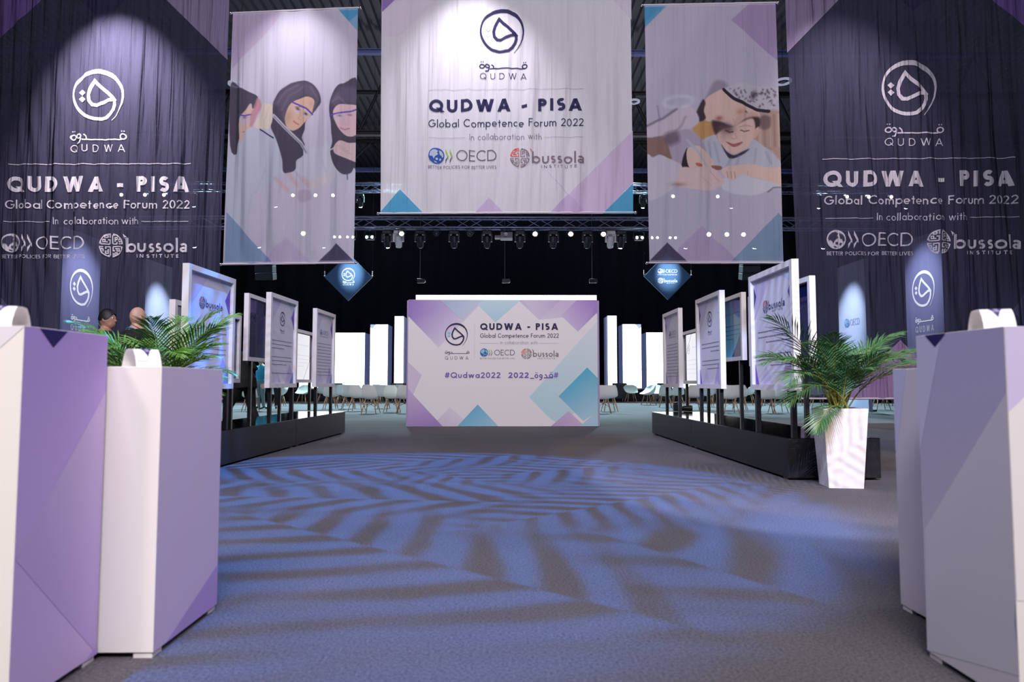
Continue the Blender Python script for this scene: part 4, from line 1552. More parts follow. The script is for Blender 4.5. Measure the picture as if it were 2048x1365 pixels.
# ------------------------------------------------------------------ LED screens on the stage
def led_tower(px0, px1, ptop, Y, side, label, depth=1.3, face=0.0):
    z0 = .585
    a, b = at_y(px0, ptop, Y), at_y(px1, ptop, Y)
    t = thing('led_tower', ((a.x + b.x) / 2, Y + depth / 2, z0), label, 'led screen', 'LED towers on the stage')
    mb = MB()
    mb.box((a.x, Y + .012, z0), (b.x, Y + depth, a.z), M['led_side_glow'])
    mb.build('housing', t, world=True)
    mb = MB()
    mb.add([(a.x, Y, z0 + .03), (b.x, Y, z0 + .03), (b.x, Y, a.z), (a.x, Y, a.z)], [(0, 1, 2, 3)], M['led_white'])
    w = b.x - a.x
    if face:
        s0 = a.x if face < 0 else b.x
        d = 1 if face < 0 else -1
        mb.add([(s0, Y - .006, a.z), (s0 + d * w * .32, Y - .006, a.z), (s0 + d * w * .10, Y - .006, a.z - w * .24), (s0, Y - .006, a.z - w * .16)], [(0, 1, 2, 3) if d > 0 else (3, 2, 1, 0)], M['led_blue'])
    mb.build('screen', t, world=True)
    for k in range(2):
        mb = MB()
        x = a.x + w * (.25 + .5 * k)
        mb.box((x - .05, Y + depth, z0), (x + .05, Y + depth + .25, z0 + .9), M['dark_metal'])
        mb.build('support_leg', t, world=True)


led_tower(600, 730, 666, 34.0, 1, 'wide white LED tower, lowest of the three left of the printed wall')
led_tower(741, 776, 649.5, 34.0, 1, 'white LED tower with a pale blue corner, middle one left of the printed wall', face=-1)
led_tower(789.5, 807.5, 633, 34.0, 1, 'narrow tall white LED tower at the left edge of the printed wall')
led_tower(1215, 1233, 632, 34.0, -1, 'narrow tall white LED tower beside the right edge of the printed wall')
led_tower(1245, 1282, 649, 34.0, -1, 'white LED tower with a pale blue corner, middle one right of the printed wall', face=1)
led_tower(1292.5, 1425, 665.5, 34.0, -1, 'wide white LED tower, lowest of the three right of the printed wall')
led_tower(832, 1193, 590.5, 35.0, 0, 'large white LED screen showing only above the top of the printed wall', .3)


# ------------------------------------------------------------------ hanging diamond signs
def diamond(px, py, half, Y, label, draw):
    c0 = at_y(px, py, Y)
    r = half * Y / F_PX
    t = thing('diamond_sign', c0, label, 'sign', 'hanging diamond signs')
    mb = MB()
    vs = [(0, 0, -r), (r, 0, 0), (0, 0, r), (-r, 0, 0)]
    mb.add([(x, -.03, z) for x, y, z in vs] + [(x, .03, z) for x, y, z in vs], [(0, 1, 2, 3), (7, 6, 5, 4), (0, 4, 5, 1), (1, 5, 6, 2), (2, 6, 7, 3), (3, 7, 4, 0)], M['print'], L3((72, 104, 140)))

    def fn(x, y, lift=0.0):
        p = at_y(x, y, Y) - c0
        return Vector((p.x, -.032 - lift, p.z))
    c = Canvas(mb, fn, M['print'], .002, 30)
    draw(c)
    mb.build('board', t)
    for s in (-1, 1):
        mb = MB()
        mb.cyl((s * r, 0, .02), (s * r, 0, 12.36 - c0.z), .006, .006, M['dark_metal'], 5)
        mb.cyl((s * r, 0, .05), (s * r, 0, .22), .03, .03, M['chrome'], 8)
        mb.build('hanging_wire', t)


WHT = (245, 246, 250)


def dia_left(c):
    c.emblem(697, 550, 13, WHT)
    c.arabic(686, 709, 562, 566, .9, WHT)
    c.text('QUDWA', 686, 708, 571.5, 3.6, .15, WHT, .5)


def dia_right(c):
    c.oecd(1315, 1354, 538, 551, WHT, (72, 104, 140), WHT, WHT, WHT)
    c.bussola(1315, 1354, 556, 568, WHT, WHT, True)


diamond(697, 555, 48, 24.0, 'lit blue diamond sign with the white ring emblem, hanging below the laboratory banner', dia_left)
diamond(1335, 553, 48, 24.0, 'lit blue diamond sign with two white partner marks, hanging below the smiling boy banner', dia_right)
for px, py in ((703, 548), (1336, 549)):
    p = at_y(px, py, 24.0)
    spot('sign_spot', (p.x, 20.5, p.z + 3.0), p, 3200, 13, 1.0, (0.72, 0.88, 1.0), .05)


# ------------------------------------------------------------------ tall lit panels behind the dark banners
def totem(sx, Y0, Y1, h, label, kind):
    X = sx * 11.05
    t = thing('lit_panel', (X, (Y0 + Y1) / 2, 0), label, 'panel', 'tall lit panels beside the seating')
    mb = MB()
    mb.box((min(X, X + sx * .12), Y0, 0), (max(X, X + sx * .12), Y1, h), M['print'])
    mb.c[:] = [L3((120, 122, 165) if kind == 'q' else (150, 156, 190))] * len(mb.v)

    def fn(x, y, lift=0.0):      # x 0..1 across as read from the aisle, y metres above the floor (y down negative)
        yy = Y0 + (Y1 - Y0) * x if sx < 0 else Y1 - (Y1 - Y0) * x
        return Vector((X - sx * (.004 + lift), yy, -y * (Y1 - Y0)))
    c = Canvas(mb, fn, M['print'], .003, 1)
    k = 1 / (Y1 - Y0)
    if kind == 'q':
        zc_ = 3.35 * k
        c.emblem(.5, -zc_, .30, WHT)
        c.arabic(.26, .74, -2.62 * k, -2.50 * k, .02, WHT)
        c.text('QUDWA', .26, .74, -2.22 * k, .10, .12, WHT, .6)
    else:
        c.oecd(.22, .78, -2.95 * k, -2.65 * k, (70, 96, 140), (110, 140, 180), (70, 96, 140), (70, 96, 140), (70, 96, 140), False)
    mb.build('board', t, world=True)
    mb = MB()
    mb.box((X - .3, Y0 + .1, 0), (X + .3, Y1 - .1, .05), M['black_metal'])
    mb.build('foot_plate', t, world=True)
    yc = (Y0 + Y1) / 2
    if kind == 'q':
        spot('panel_spot', (X - sx * 2.4, yc - .5, 6.0), (X, yc, 3.3), 4200, 38, 1.0, (0.78, 0.86, 1.0), .05)
    else:
        spot('panel_spot', (X - sx * 2.2, yc - .8, 5.6), (X, yc + .1, 2.75), 8500, 36, 1.0, (0.80, 0.95, 1.0), .05)


totem(-1, 17.0, 18.6, 4.78, 'tall panel with glowing white ring emblem, seen through the left dark banner', 'q')
totem(-1, 20.95, 22.6, 4.7, 'tall panel with a bright white glow, seen through the left dark banner beside the frames', 'o')
totem(1, 17.0, 18.6, 4.78, 'tall panel with glowing white ring emblem, seen through the right dark banner', 'q')
totem(1, 20.7, 22.4, 4.7, 'tall glowing panel with dim partner mark above the right palm, behind the right dark banner', 'o')
# ------------------------------------------------------------------ black display platforms and framed posters
PH = 0.38


def platform(pts_front, width, sgn, names):
    """two box modules end to end; pts_front = near and far aisle corner on the floor"""
    (ax, ay), (bx, by) = pts_front
    for i, (s0, s1) in enumerate(((0.0, .565), (.5655, 1.0))):
        p = Vector((ax + (bx - ax) * s0, ay + (by - ay) * s0, 0))
        q = Vector((ax + (bx - ax) * s1, ay + (by - ay) * s1, 0))
        d = (q - p)
        L = d.length
        n = Vector((sgn * d.y, -sgn * d.x, 0)).normalized()      # away from the aisle
        c = (p + q) / 2 + n * width / 2
        rz = math.atan2(d.y, d.x)
        t = thing('display_platform', c, names[i], 'platform', 'black display platforms', rz)
        mb = MB()
        mb.box((-L / 2, -width / 2, .02), (L / 2, width / 2, PH - .008), M['black_paint'], bevel=.004)
        mb.build('body', t)
        mb = MB()
        mb.box((-L / 2, -width / 2, PH - .008), (L / 2, width / 2, PH), M['black_gloss'])
        mb.build('glossy_top', t)
        for k in (-1, 1):
            mb = MB()
            mb.box((k * (L / 2 - .12) - .05, -width / 2 + .02, 0), (k * (L / 2 - .12) + .05, width / 2 - .02, .02), M['wood'])
            mb.build('batten', t)


LP = ((-2.985, 6.2), (-2.79, 12.0))
RP = ((2.56, 6.19), (2.53, 11.78))
platform(LP, .82, -1, ('nearer half of the left black platform, beside the palm', 'farther half of the left black platform, towards the chairs'))
platform(RP, .84, 1, ('nearer half of the right black platform, touching the white planter', 'farther half of the right black platform, with the camera on it'))


def frame(pl, pr, z0, z1, draw, label, wide=False, inner=M['print'], base=(222, 218, 230), poles=(.14, .86), border=.055):
    """framed print on two poles; pl and pr are its left and right ends as its reader sees them"""
    pl, pr = Vector((pl[0], pl[1], 0)), Vector((pr[0], pr[1], 0))
    d = pr - pl
    W, H = d.length, z1 - z0
    mid = (pl + pr) / 2
    t = thing('framed_poster', (mid.x, mid.y, PH), label, 'poster', 'framed posters on the black platforms', math.atan2(d.y, d.x))
    D = .065
    zb, zt = z0 - PH, z1 - PH
    mb = MB()
    for lo, hi in (((-W / 2, 0, zb), (-W / 2 + border, D, zt)), ((W / 2 - border, 0, zb), (W / 2, D, zt)),
                   ((-W / 2 + border, 0, zb), (W / 2 - border, D, zb + border)), ((-W / 2 + border, 0, zt - border), (W / 2 - border, D, zt))):
        mb.box(lo, hi, M['frame_white'])
    mb.build('frame', t)
    mb = MB()
    w, h = W - 2 * border, H - 2 * border
    mb.box((-w / 2, .038, zb + border), (w / 2, .048, zt - border), inner)
    mb.c[:] = [L3(base)] * len(mb.v)

    def fn(x, y, lift=0.0):
        return Vector((-w / 2 + x * w, .037 - lift, zt - border - y * w))
    c = Canvas(mb, fn, inner, .0008, 1)
    c.H = h / w
    c.bounds = (0, 0, 1, c.H)
    draw(c)
    mb.build('poster_sheet', t)
    for k in poles:
        mb = MB()
        x = -W / 2 + k * W
        mb.box((x - .022, .012, 0), (x + .022, .056, zb), M['black_metal'])
        mb.build('pole', t)
    return t


def sheet(c, logo, rng, arabic):
    H = c.H
    c.layer = 1
    c.poly([(0, 0), (.46, 0), (0, .42)], (206, 196, 226))
    c.poly([(.70, 0), (1, 0), (1, .20), (.90, .12)], (198, 210, 226))
    c.poly([(.12, H), (.30, H - .20), (.48, H)], (210, 202, 226))
    c.layer = 2
    c.poly([(0, .06), (.07, .17), (0, .30)], (54, 50, 112))
    c.poly([(1, .06), (.87, .22), (1, .40)], (118, 92, 186))
    c.poly([(.66, H), (.84, H - .30), (1, H - .10), (1, H)], (196, 178, 220))
    c.poly([(.84, H), (1, H - .18), (1, H)], (116, 140, 190) if not arabic else (150, 130, 200))
    c.poly([(0, H - .22), (.10, H), (0, H)], (126, 96, 196) if arabic else (64, 60, 130))
    c.bounds = None
    c.layer = 3
    ink = (60, 58, 92)
    if logo == 'b':
        c.bussola(.25, .80, .235, .375, (84, 84, 124), (222, 90, 96), True)
        y = .56
    elif logo == 'q':
        c.emblem(.5, .27, .105, ink)
        c.arabic(.42, .58, .42, .445, .006, ink)
        c.text('QUDWA', .42, .58, .485, .025, .12, ink, .6)
        y = .60
    else:
        c.oecd(.26, .72, .27, .40, (92, 110, 166), (190, 198, 220), (150, 150, 170), (110, 110, 140), (120, 118, 144))
        y = .52
    par = {'b': (3, 3, 3), 'q': (3, 3, 4), 'o': (12, 1, 0)}[logo]
    for n in par:
        for k in range(n):
            if y > H - .10:
                break
            c.words(.10, .92, y, .015, (112, 110, 136), rng, rng.uniform(.45, .75) if (k == n - 1 and n > 1) else 1.0, arabic)
            y += .055
        y += .07


def dark_sheet(c, rng, teal=False):
    H = c.H
    if teal:
        c.layer = .5
        c.poly([(0, 0), (1, 0), (1, H), (0, H)], (10, 84, 120), (60, 178, 222), ((0, .1), (0, H)))  # whole sheet teal, paler towards the bottom
    c.layer = 1
    c.poly([(0, 0), (.3, 0), (0, .3)], (40, 44, 104))
    c.poly([(1, H), (.62, H), (1, H - .34)], (32, 38, 92))
    c.bounds = None
    c.layer = 2
    c.emblem(.16, .17, .06, (60, 66, 118))
    c.words(.28, .9, .16, .016, (52, 58, 108), rng)
    for k in range(4):
        c.words(.10, .92, .30 + .05 * k, .012, (46, 52, 100), rng, .7 if k == 3 else 1)


def along(line, off, px):
    (ax, ay), (bx, by) = line
    d = Vector((bx - ax, by - ay, 0)).normalized()
    n = Vector((-d.y, d.x, 0)) * off
    return at_line(px, (ax + n.x, ay + n.y), (bx + n.x, by + n.y))


rng = random.Random(5)
BZ, TZ = .815, 2.025
for logo, pn, pf, what in (('b', 372, 467, 'nearest framed poster on the left platform, with a round seal and English text'),
                           ('q', 539, 593.7, 'middle framed poster on the left platform, with the ring emblem and English text'),
                           ('o', 631.7, 669.4, 'farthest framed poster on the left platform, with globe mark and English text')):
    p, q = along(LP, .045, pn), along(LP, .045, pf)
    frame(p, q, BZ, TZ, lambda c, lg=logo: sheet(c, lg, rng, False), what, poles=(.10, .90))
for logo, pn, pf, what in (('b', 1588.8, 1500.8, 'nearest framed poster on the right platform, with a round seal and Arabic text'),
                           ('q', 1442.0, 1393.0, 'middle framed poster on the right platform, with the ring emblem and Arabic text'),
                           ('o', 1358.3, 1326.7, 'farthest framed poster on the right platform, with globe mark and Arabic text')):
    p, q = along(((2.60, 6.1), (2.60, 12)), 0, pn), along(((2.60, 6.1), (2.60, 12)), 0, pf)
    frame(q, p, .807, 2.005, lambda c, lg=logo: sheet(c, lg, rng, True), what, poles=(.10, .90))
NV = (26, 32, 82)
LB = ((-3.52, 6.2), (-3.50, 12.0))
for pn, pf, z0, z1, what in ((346, 480.5, .88, 1.77, 'low wide dark framed poster behind the nearest left poster'),
                             (494, 572, 1.18, 2.11, 'raised navy framed poster behind the middle left poster, showing a dim emblem'),
                             (580, 628, .88, 1.79, 'low dark framed poster reflecting white and violet, between the middle and farthest left posters')):
    frame(along(LB, 0, pn), along(LB, 0, pf), z0, z1, lambda c: dark_sheet(c, rng), what, True, M['navy_gloss'], NV, (.12, .88))
RB = ((3.27, 6.1), (3.24, 12.0))
for pn, pf, z0, z1, what in ((1624, 1499, 1.10, 2.03, 'raised wide dark framed poster behind the nearest right poster'),
                             (1486, 1424, 1.19, 2.13, 'raised framed poster with bright teal sheet, behind the middle right poster'),
                             (1420, 1364, .86, 1.80, 'low framed poster reflecting white, between the two farther right posters')):
    frame(along(RB, 0, pf), along(RB, 0, pn), z0, z1, lambda c, tl=(pn == 1486): dark_sheet(c, rng, tl), what, True, M['navy_gloss'], NV, (.12, .88))


# ------------------------------------------------------------------ plinths at the entrance
def plinth(x0, x1, y0, y1, h, inner, sides, draw, label):
    """white plinth with printed faces; inner = x of the face towards the aisle"""
    c = ((x0 + x1) / 2, (y0 + y1) / 2, 0)
    t = thing('plinth', c, label, 'plinth', 'white printed plinths at the entrance')
    mb = MB()
    mb.box((x0, y0, .018), (x1, y1, h), M['print'], bevel=.002)
    mb.c[:] = [L3((236, 231, 228))] * len(mb.v)
    sg = 1 if inner < 0 else -1

    def fi(x, y, lift=0.0):        # photo point on the inner face
        p = at_x(x, y, inner)
        return Vector((inner + sg * (.0006 + lift), min(max(p.y, y0 + .001), y1 - .001), min(max(p.z, .0185), h - .0008)))

    def ff(x, y, lift=0.0):        # metres on the front face
        return Vector((min(max(x, x0 + .001), x1 - .001), y0 - .0006 - lift, min(max(y, .0185), h - .0008)))
    ci, cf = Canvas(mb, fi, M['print'], .0006, 40), Canvas(mb, ff, M['print'], .0006, 1)
    # whole inner face in its own colour
    n = 6
    vs, fs, cs = [], [], []
    for j in range(n + 1):
        for i in range(n + 1):
            v, u = j / n, i / n
            vs.append((inner + sg * .0005, y0 + .001 + (y1 - y0 - .002) * u, .0185 + (h - .0195) * v))
            a = [sides[0][k] * (1 - v) + sides[1][k] * v for k in range(3)]
            cs.append(L3(a))
    for j in range(n):
        for i in range(n):
            f = (j * (n + 1) + i, j * (n + 1) + i + 1, (j + 1) * (n + 1) + i + 1, (j + 1) * (n + 1) + i)
            fs.append(f if sg > 0 else f[::-1])
    mb.add(vs, fs, M['print'], cols=cs)
    draw(ci, cf)
    mb.build('printed_body', t, world=True)
    for fx in (x0 + .035, x1 - .035):
        for fy in (y0 + .035, y1 - .035):
            mb = MB()
            mb.box((fx - .03, fy - .03, 0), (fx + .03, fy + .03, .018), M['white_paint'])
            mb.build('foot', t, world=True)


def d_left_near(ci, cf):
    ci.poly([(79, 657), (135, 664), (106, 696)], (40, 36, 100))
    ci.poly([(252, 782), (20, 1122), (300, 1400), (252, 1297)], (212, 194, 228), (188, 164, 222), ((250, 1000), (60, 1250)))
    ci.layer = 2
    ci.poly([(252, 1110), (207, 1168), (252, 1215)], (150, 176, 210))
    ci.poly([(252, 1250), (170, 1365), (252, 1365)], (184, 160, 224))
    cf.poly([(-1.75, .62), (-1.30, 1.03), (-1.30, 1.035), (-1.75, 1.035)], (228, 222, 230))


def d_right_near(ci, cf):
    ci.poly([(1814, 668), (1884, 668), (1840, 900), (1814, 1000)], (206, 206, 240), (214, 212, 238), ((1814, 700), (1840, 1000)))
    ci.poly([(2040, 786), (1850, 1060), (1838, 1365), (2060, 1365)], (214, 212, 226), (204, 202, 214), ((1900, 1000), (2000, 1300)))
    ci.layer = 2
    ci.poly([(1850, 671), (1892, 664), (1871, 695)], (32, 30, 96))
    ci.poly([(2060, 1216), (2030, 1250), (2060, 1300)], (150, 180, 196))
    cf.poly([(1.36, 1.035), (1.36, .80), (1.62, 1.035)], (206, 196, 232))
    cf.poly([(1.36, .80), (1.36, .3), (1.85, .3), (1.85, 1.035), (1.62, 1.035)], (232, 228, 232))


def d_left_far(ci, cf):
    ci.poly([(330, 1301), (450, 1120), (450, 1215)], (186, 162, 222))


def d_right_far(ci, cf):
    ci.poly([(1772, 735), (1812, 735), (1795, 900), (1774, 900)], (200, 204, 240))


plinth(-1.75, -1.30, 1.853, 2.243, 1.034, -1.30, ((206, 184, 230), (190, 164, 230)), d_left_near, 'tall plinth with purple inner face and navy triangle, at the left edge')
plinth(-1.60, -1.124, 2.249, 2.73, .933, -1.124, ((216, 200, 234), (222, 210, 234)), d_left_far, 'lower white plinth with plain lilac inner face, behind the purple left plinth')
plinth(1.362, 1.85, 1.843, 2.243, 1.034, 1.362, ((206, 202, 212), (184, 180, 222)), d_right_near, 'tall plinth with pale blue inner face and navy triangle, at the right edge')
plinth(1.548, 2.03, 2.249, 2.71, .934, 1.548, ((212, 206, 216), (212, 208, 226)), d_right_far, 'lower pale plinth mostly hidden behind the tall right plinth')


def tent_card(loc, rz, label, flip=1):
    t = thing('tent_card', loc, label, 'card', 'arched cards on the plinths', rz)
    mb = MB()
    prof = [(-.060, 0), (-.054, .022), (-.045, .042), (-.034, .057), (-.027, .0625), (0, .064), (.027, .0625), (.034, .057), (.045, .042), (.054, .022), (.060, 0)]
    n = len(prof)
    L = .042
    vs = [(x, -L, z) for x, z in prof] + [(x, L, z) for x, z in prof] + [(x * .985, -L, z * .985) for x, z in prof] + [(x * .985, L, z * .985) for x, z in prof]
    fs = [(i, i + 1, n + i + 1, n + i) for i in range(n - 1)] + [(2 * n + i + 1, 2 * n + i, 3 * n + i, 3 * n + i + 1) for i in range(n - 1)]
    fs += [(i + 1, i, 2 * n + i, 2 * n + i + 1) for i in range(n - 1)] + [(n + i, n + i + 1, 3 * n + i + 1, 3 * n + i) for i in range(n - 1)]
    mb.add(vs, fs, M['print'], L3((238, 234, 236)))

    def fn(x, y, lift=0.0):       # x across -1..1, y 0..1 down the side towards the reader (+x side)
        k = y * 4.999
        i = int(k)
        f = k - i
        a, b = prof[5 + i], prof[min(6 + i, n - 1)]
        px, pz = a[0] + (b[0] - a[0]) * f, a[1] + (b[1] - a[1]) * f
        return Vector((px + (.0008 + lift) * 1.0, x * L, pz + (.0008 + lift) * .6))
    c = Canvas(mb, fn, M['print'], .0004, .1)
    c.poly([(-.55, .05), (.55, .05), (.30, .35), (0, .66), (-.30, .35)], (70, 56, 128), cell=(.22, .1))
    c.layer = 2
    c.text('QUDWA', -.2, .2, .46, .07, .13, (232, 230, 240), .4)
    c.emblem(0, .27, .12, (232, 230, 240))
    c.words(-.9, .9, .82, .03, (190, 186, 200), random.Random(1), .5)
    mb.build('card_sheet', t)


p = at_x(30, 640, -1.36)
tent_card((-1.43, 1.96, 1.0345), math.radians(-78), 'white arched card with navy print on the tall left plinth')
tent_card((-1.27, 2.40, .9335), math.radians(-40), 'white arched card with small purple triangle on the lower left plinth')
tent_card((1.455, 2.02, 1.0345), math.radians(-105), 'white arched card with navy print on the tall right plinth')


# ------------------------------------------------------------------ palms
def palm(loc, rz, label, fronds, seed, stub, leaf):
    r = random.Random(seed)
    t = thing('potted_palm', loc, label, 'plant', 'palms in tall white planters', rz)
    mb = MB()
    H, a, b = .665, .178, .137
    ring = lambda s, z: [(-s, -s, z), (s, -s, z), (s, s, z), (-s, s, z)]
    vs = ring(b, 0) + ring(a, H) + ring(a - .018, H) + ring(a - .022, H - .05)
    fs = [(3, 2, 1, 0)]
    for k in range(3):
        for i in range(4):
            fs.append((k * 4 + i, k * 4 + (i + 1) % 4, (k + 1) * 4 + (i + 1) % 4, (k + 1) * 4 + i))
    mb.add(vs, fs, M['white_paint'])
    mb.build('planter', t)
    mb = MB()
    mb.add(ring(a - .023, H - .05) + [(0, 0, H - .035)], [(0, 1, 4), (1, 2, 4), (2, 3, 4), (3, 0, 4)], M['soil'])
    mb.build('soil', t)
    for az, el, L, droop in fronds:
        mb = MB()
        az += r.uniform(-.12, .12)
        base = Vector((r.uniform(-.07, .07), r.uniform(-.07, .07), H - .05))
        n = 34
        pts, tang = [], []
        p = base.copy()
        ang = max(el, math.radians(66)) if el > 0.2 else el + .7
        for i in range(n + 1):
            s = i / n
            e = ang - (ang - el) * min(1, s * 2.2) - droop * max(0, s - .25) ** 1.4
            d = Vector((math.cos(az) * math.cos(e), math.sin(az) * math.cos(e), math.sin(e)))
            pts.append(p.copy())
            tang.append(d)
            p = p + d * (L / n)
        mb.tube(pts, [.0075 - .0062 * i / n for i in range(n + 1)], M['stalk'], 5)
        side0 = Vector((-math.sin(az), math.cos(az), 0))
        for i in range(9, n + 1):
            s = (i - 9) / (n - 9)
            ll = L * (.34 * math.sin(PI * (s * .80 + .18))) + .03
            for sg in (-1, 1):
                for hlf in (.25 + .25 * sg,):
                    q = pts[i] + (tang[i] * (L / n) * hlf)
                    up = side0.cross(tang[i])
                    up = up if up.z > 0 else -up
                    d = (tang[i] * (.75 + .5 * s) + side0 * sg * (1.0 - .45 * s) + up * r.uniform(.05, .35)).normalized()
                    w = .0068 * r.uniform(.8, 1.15)
                    wv = d.cross(up).normalized() * w
                    m1 = q + d * ll * .45 + Vector((0, 0, -.02 * ll))
                    tip = q + d * ll * r.uniform(.9, 1.05) + Vector((0, 0, -(.16 + .12 * r.random()) * ll))
                    k0 = up * w * .5
                    mb.add([q - wv * .35, q + wv * .35, m1 + wv - k0, m1 - wv - k0, m1 + k0 * .6, tip, q], [(6, 1, 2, 4), (0, 6, 4, 3), (4, 2, 5), (3, 4, 5)], leaf)
        mb.build('frond', t)
    for k in range(stub):
        mb = MB()
        a_ = r.uniform(0, 6.28)
        q = Vector((r.uniform(-.08, .08), r.uniform(-.06, .06), H - .05))
        mb.tube([q, q + Vector((.02 * math.cos(a_), .02 * math.sin(a_), .14)), q + Vector((.06 * math.cos(a_), .06 * math.sin(a_), .30))], [.012, .010, .007], M['stalk'], 6)
        mb.build('stem', t)


D = math.radians
palm((-2.80, 5.50, 0), D(8), 'leafy palm on the left rising behind the lower white plinth',
     [(D(0), D(58), .85, 1.3), (D(20), D(42), .78, 1.7), (D(-25), D(40), .78, 1.8), (D(180), D(40), 1.05, 1.7), (D(200), D(22), 1.0, 1.1), (D(160), D(58), 1.05, 1.4),
      (D(-60), D(46), 1.0, 1.8), (D(-100), D(52), .95, 1.8), (D(-130), D(42), 1.05, 1.7), (D(60), D(64), 1.05, 1.2), (D(100), D(68), 1.05, 1.1), (D(135), D(56), 1.0, 1.4),
      (D(-10), D(28), .70, 1.7), (D(-160), D(56), .95, 1.6), (D(35), D(66), 1.1, 1.1), (D(-80), D(70), .95, 1.4), (D(10), D(70), 1.0, .9), (D(-40), D(62), 1.0, 1.4), (D(190), D(62), 1.0, 1.2),
      (D(-150), D(30), .9, 1.7), (D(-15), D(52), .8, 1.5)], 4, 5, M['leaf'])
palm((2.868, 5.86, 0), D(-9), 'leafy palm in the tall white planter at the near end of the right platform',
     [(D(0), D(46), 1.0, 1.5), (D(25), D(40), 1.05, 1.5), (D(-20), D(34), 1.0, 1.6), (D(45), D(54), .95, 1.4), (D(203), D(40), 1.0, 1.6), (D(222), D(26), .95, 1.5), (D(208), D(60), 1.1, 1.0),
      (D(196), D(50), .9, 1.6), (D(-60), D(60), .75, 1.5), (D(-95), D(68), .65, 1.5), (D(-140), D(50), .85, 1.7), (D(80), D(62), .90, 1.4), (D(60), D(58), .9, 1.5),
      (D(-30), D(40), .8, 1.9), (D(218), D(14), .85, 1.6), (D(15), D(60), 1.0, 1.4), (D(-110), D(74), .80, 1.3), (D(232), D(-6), .6, 1.5), (D(-75), D(58), .62, 1.7), (D(5), D(66), .9, 1.3), (D(-120), D(62), .85, 1.4)], 9, 6, M['leaf_unlit'])


# ------------------------------------------------------------------ chairs
def shell(arm):
    mb = MB()
    if arm:
        prof = [(.27, .435), (.20, .425), (.08, .405), (-.04, .405), (-.14, .43), (-.21, .50), (-.25, .60), (-.275, .70), (-.29, .79)]
        half = [.235, .26, .285, .30, .31, .315, .30, .26, .17]
        edge = [.03, .06, .13, .21, .24, .20, .10, .03, 0.0]
        fwd = [0, 0, .0, .02, .07, .13, .16, .14, .07]
    else:
        prof = [(.245, .435), (.19, .43), (.08, .412), (-.04, .412), (-.13, .43), (-.19, .49), (-.225, .60), (-.255, .71), (-.275, .81)]
        half = [.20, .218, .225, .23, .232, .228, .215, .19, .135]
        edge = [.01, .02, .035, .05, .055, .04, .02, .01, 0]
        fwd = [0, 0, 0, .0, .015, .04, .055, .05, .03]
    n, m = 12, len(prof)

    def pt(i, j, off):
        u = -1 + 2 * i / n
        y, z = prof[j]
        w = half[j]
        e = abs(u) ** 2.6
        x = w * u
        return Vector((x * (1 - off * .03), y + fwd[j] * e, z + edge[j] * e - off))
    for off, flip in ((0, False), (.009, True)):
        vs = [pt(i, j, off) for j in range(m) for i in range(n + 1)]
        fs = [(j * (n + 1) + i, j * (n + 1) + i + 1, (j + 1) * (n + 1) + i + 1, (j + 1) * (n + 1) + i) for j in range(m - 1) for i in range(n)]
        if flip:
            vs = [v + Vector((0, -.008, 0)) if k // (n + 1) > 4 else v for k, v in enumerate(vs)]
            fs = [f[::-1] for f in fs]
        mb.add(vs, fs, M['chair_shell'], smooth=True)
    return mb


def make_chair(arm):
    nm = 'shell_armchair' if arm else 'shell_chair'
    t = thing(nm, (0, 0, 0), 'x', 'chair')
    shell(arm).build('shell', t)
    for sx in (-1, 1):
        for sy in (-1, 1):
            mb = MB()
            mb.tube([(sx * .12, sy * .11 - .01, .415), (sx * .17, sy * .165 - .01, .20), (sx * .215, sy * .215 - .01, 0)], [.016, .0155, .011], M['wood'], 8)
            mb.build('leg', t)
    mb = MB()
    for a, b in (((-.13, .12, .37), (.17, .17, .19)), ((.13, .12, .37), (-.17, .17, .19)), ((-.13, -.14, .37), (.17, -.19, .19)), ((.13, -.14, .37), (-.17, -.19, .19)),
                 ((-.13, -.14, .37), (-.17, .17, .19)), ((.13, -.14, .37), (.17, .17, .19)), ((-.12, -.12, .40), (.12, .10, .40)), ((.12, -.12, .40), (-.12, .10, .40))):
        mb.cyl(a, b, .004, .004, M['black_metal'], 5)
    mb.build('wire_brace', t)
    return t


side0, arm0 = make_chair(False), make_chair(True)
used = {False: False, True: False}


def put_chair(arm, px, py, rz, label, group):
    p = at_z(px, py)
    o = arm0 if arm else side0
    if not used[arm]:
        used[arm] = True
        o.location = p
        o.rotation_euler = (0, 0, rz)
        o['label'] = label
        o['group'] = group
        return
    copy_tree(o, p, rz, label, group)


r = random.Random(12)
# (armchair?, pixel of the middle of its feet)
left_front = [(0, 661, 819), (0, 684, 812.5), (0, 697, 818.5), (0, 714, 823), (0, 742, 827.5), (0, 765, 818), (0, 784, 825), (0, 809, 827)]
left_back = [(0, 501, 823), (1, 558, 813), (1, 607, 808.5), (0, 646, 807.5), (0, 671, 806.5), (0, 735, 809.5), (0, 755, 808), (0, 799, 809)]
right_front = [(0, 1207, 827.5), (0, 1219, 823.5), (0, 1331, 816), (0, 1355, 814), (0, 1387, 822), (0, 1414, 815), (0, 1459, 827), (0, 1480, 820.5), (0, 1533, 827.5), (0, 1556, 826)]
right_back = [(1, 1262, 806.5), (1, 1297, 811), (1, 1313, 808), (1, 1427, 807.5), (1, 1497, 811), (1, 1444, 805), (1, 1527, 812)]
under = [(0, 1596, 812), (0, 1612, 806), (0, 1634, 813), (0, 1652, 806.5), (0, 1676, 812.5), (0, 1700, 806), (0, 1724, 813), (0, 1742, 807), (0, 1762, 820), (0, 1779, 812)]
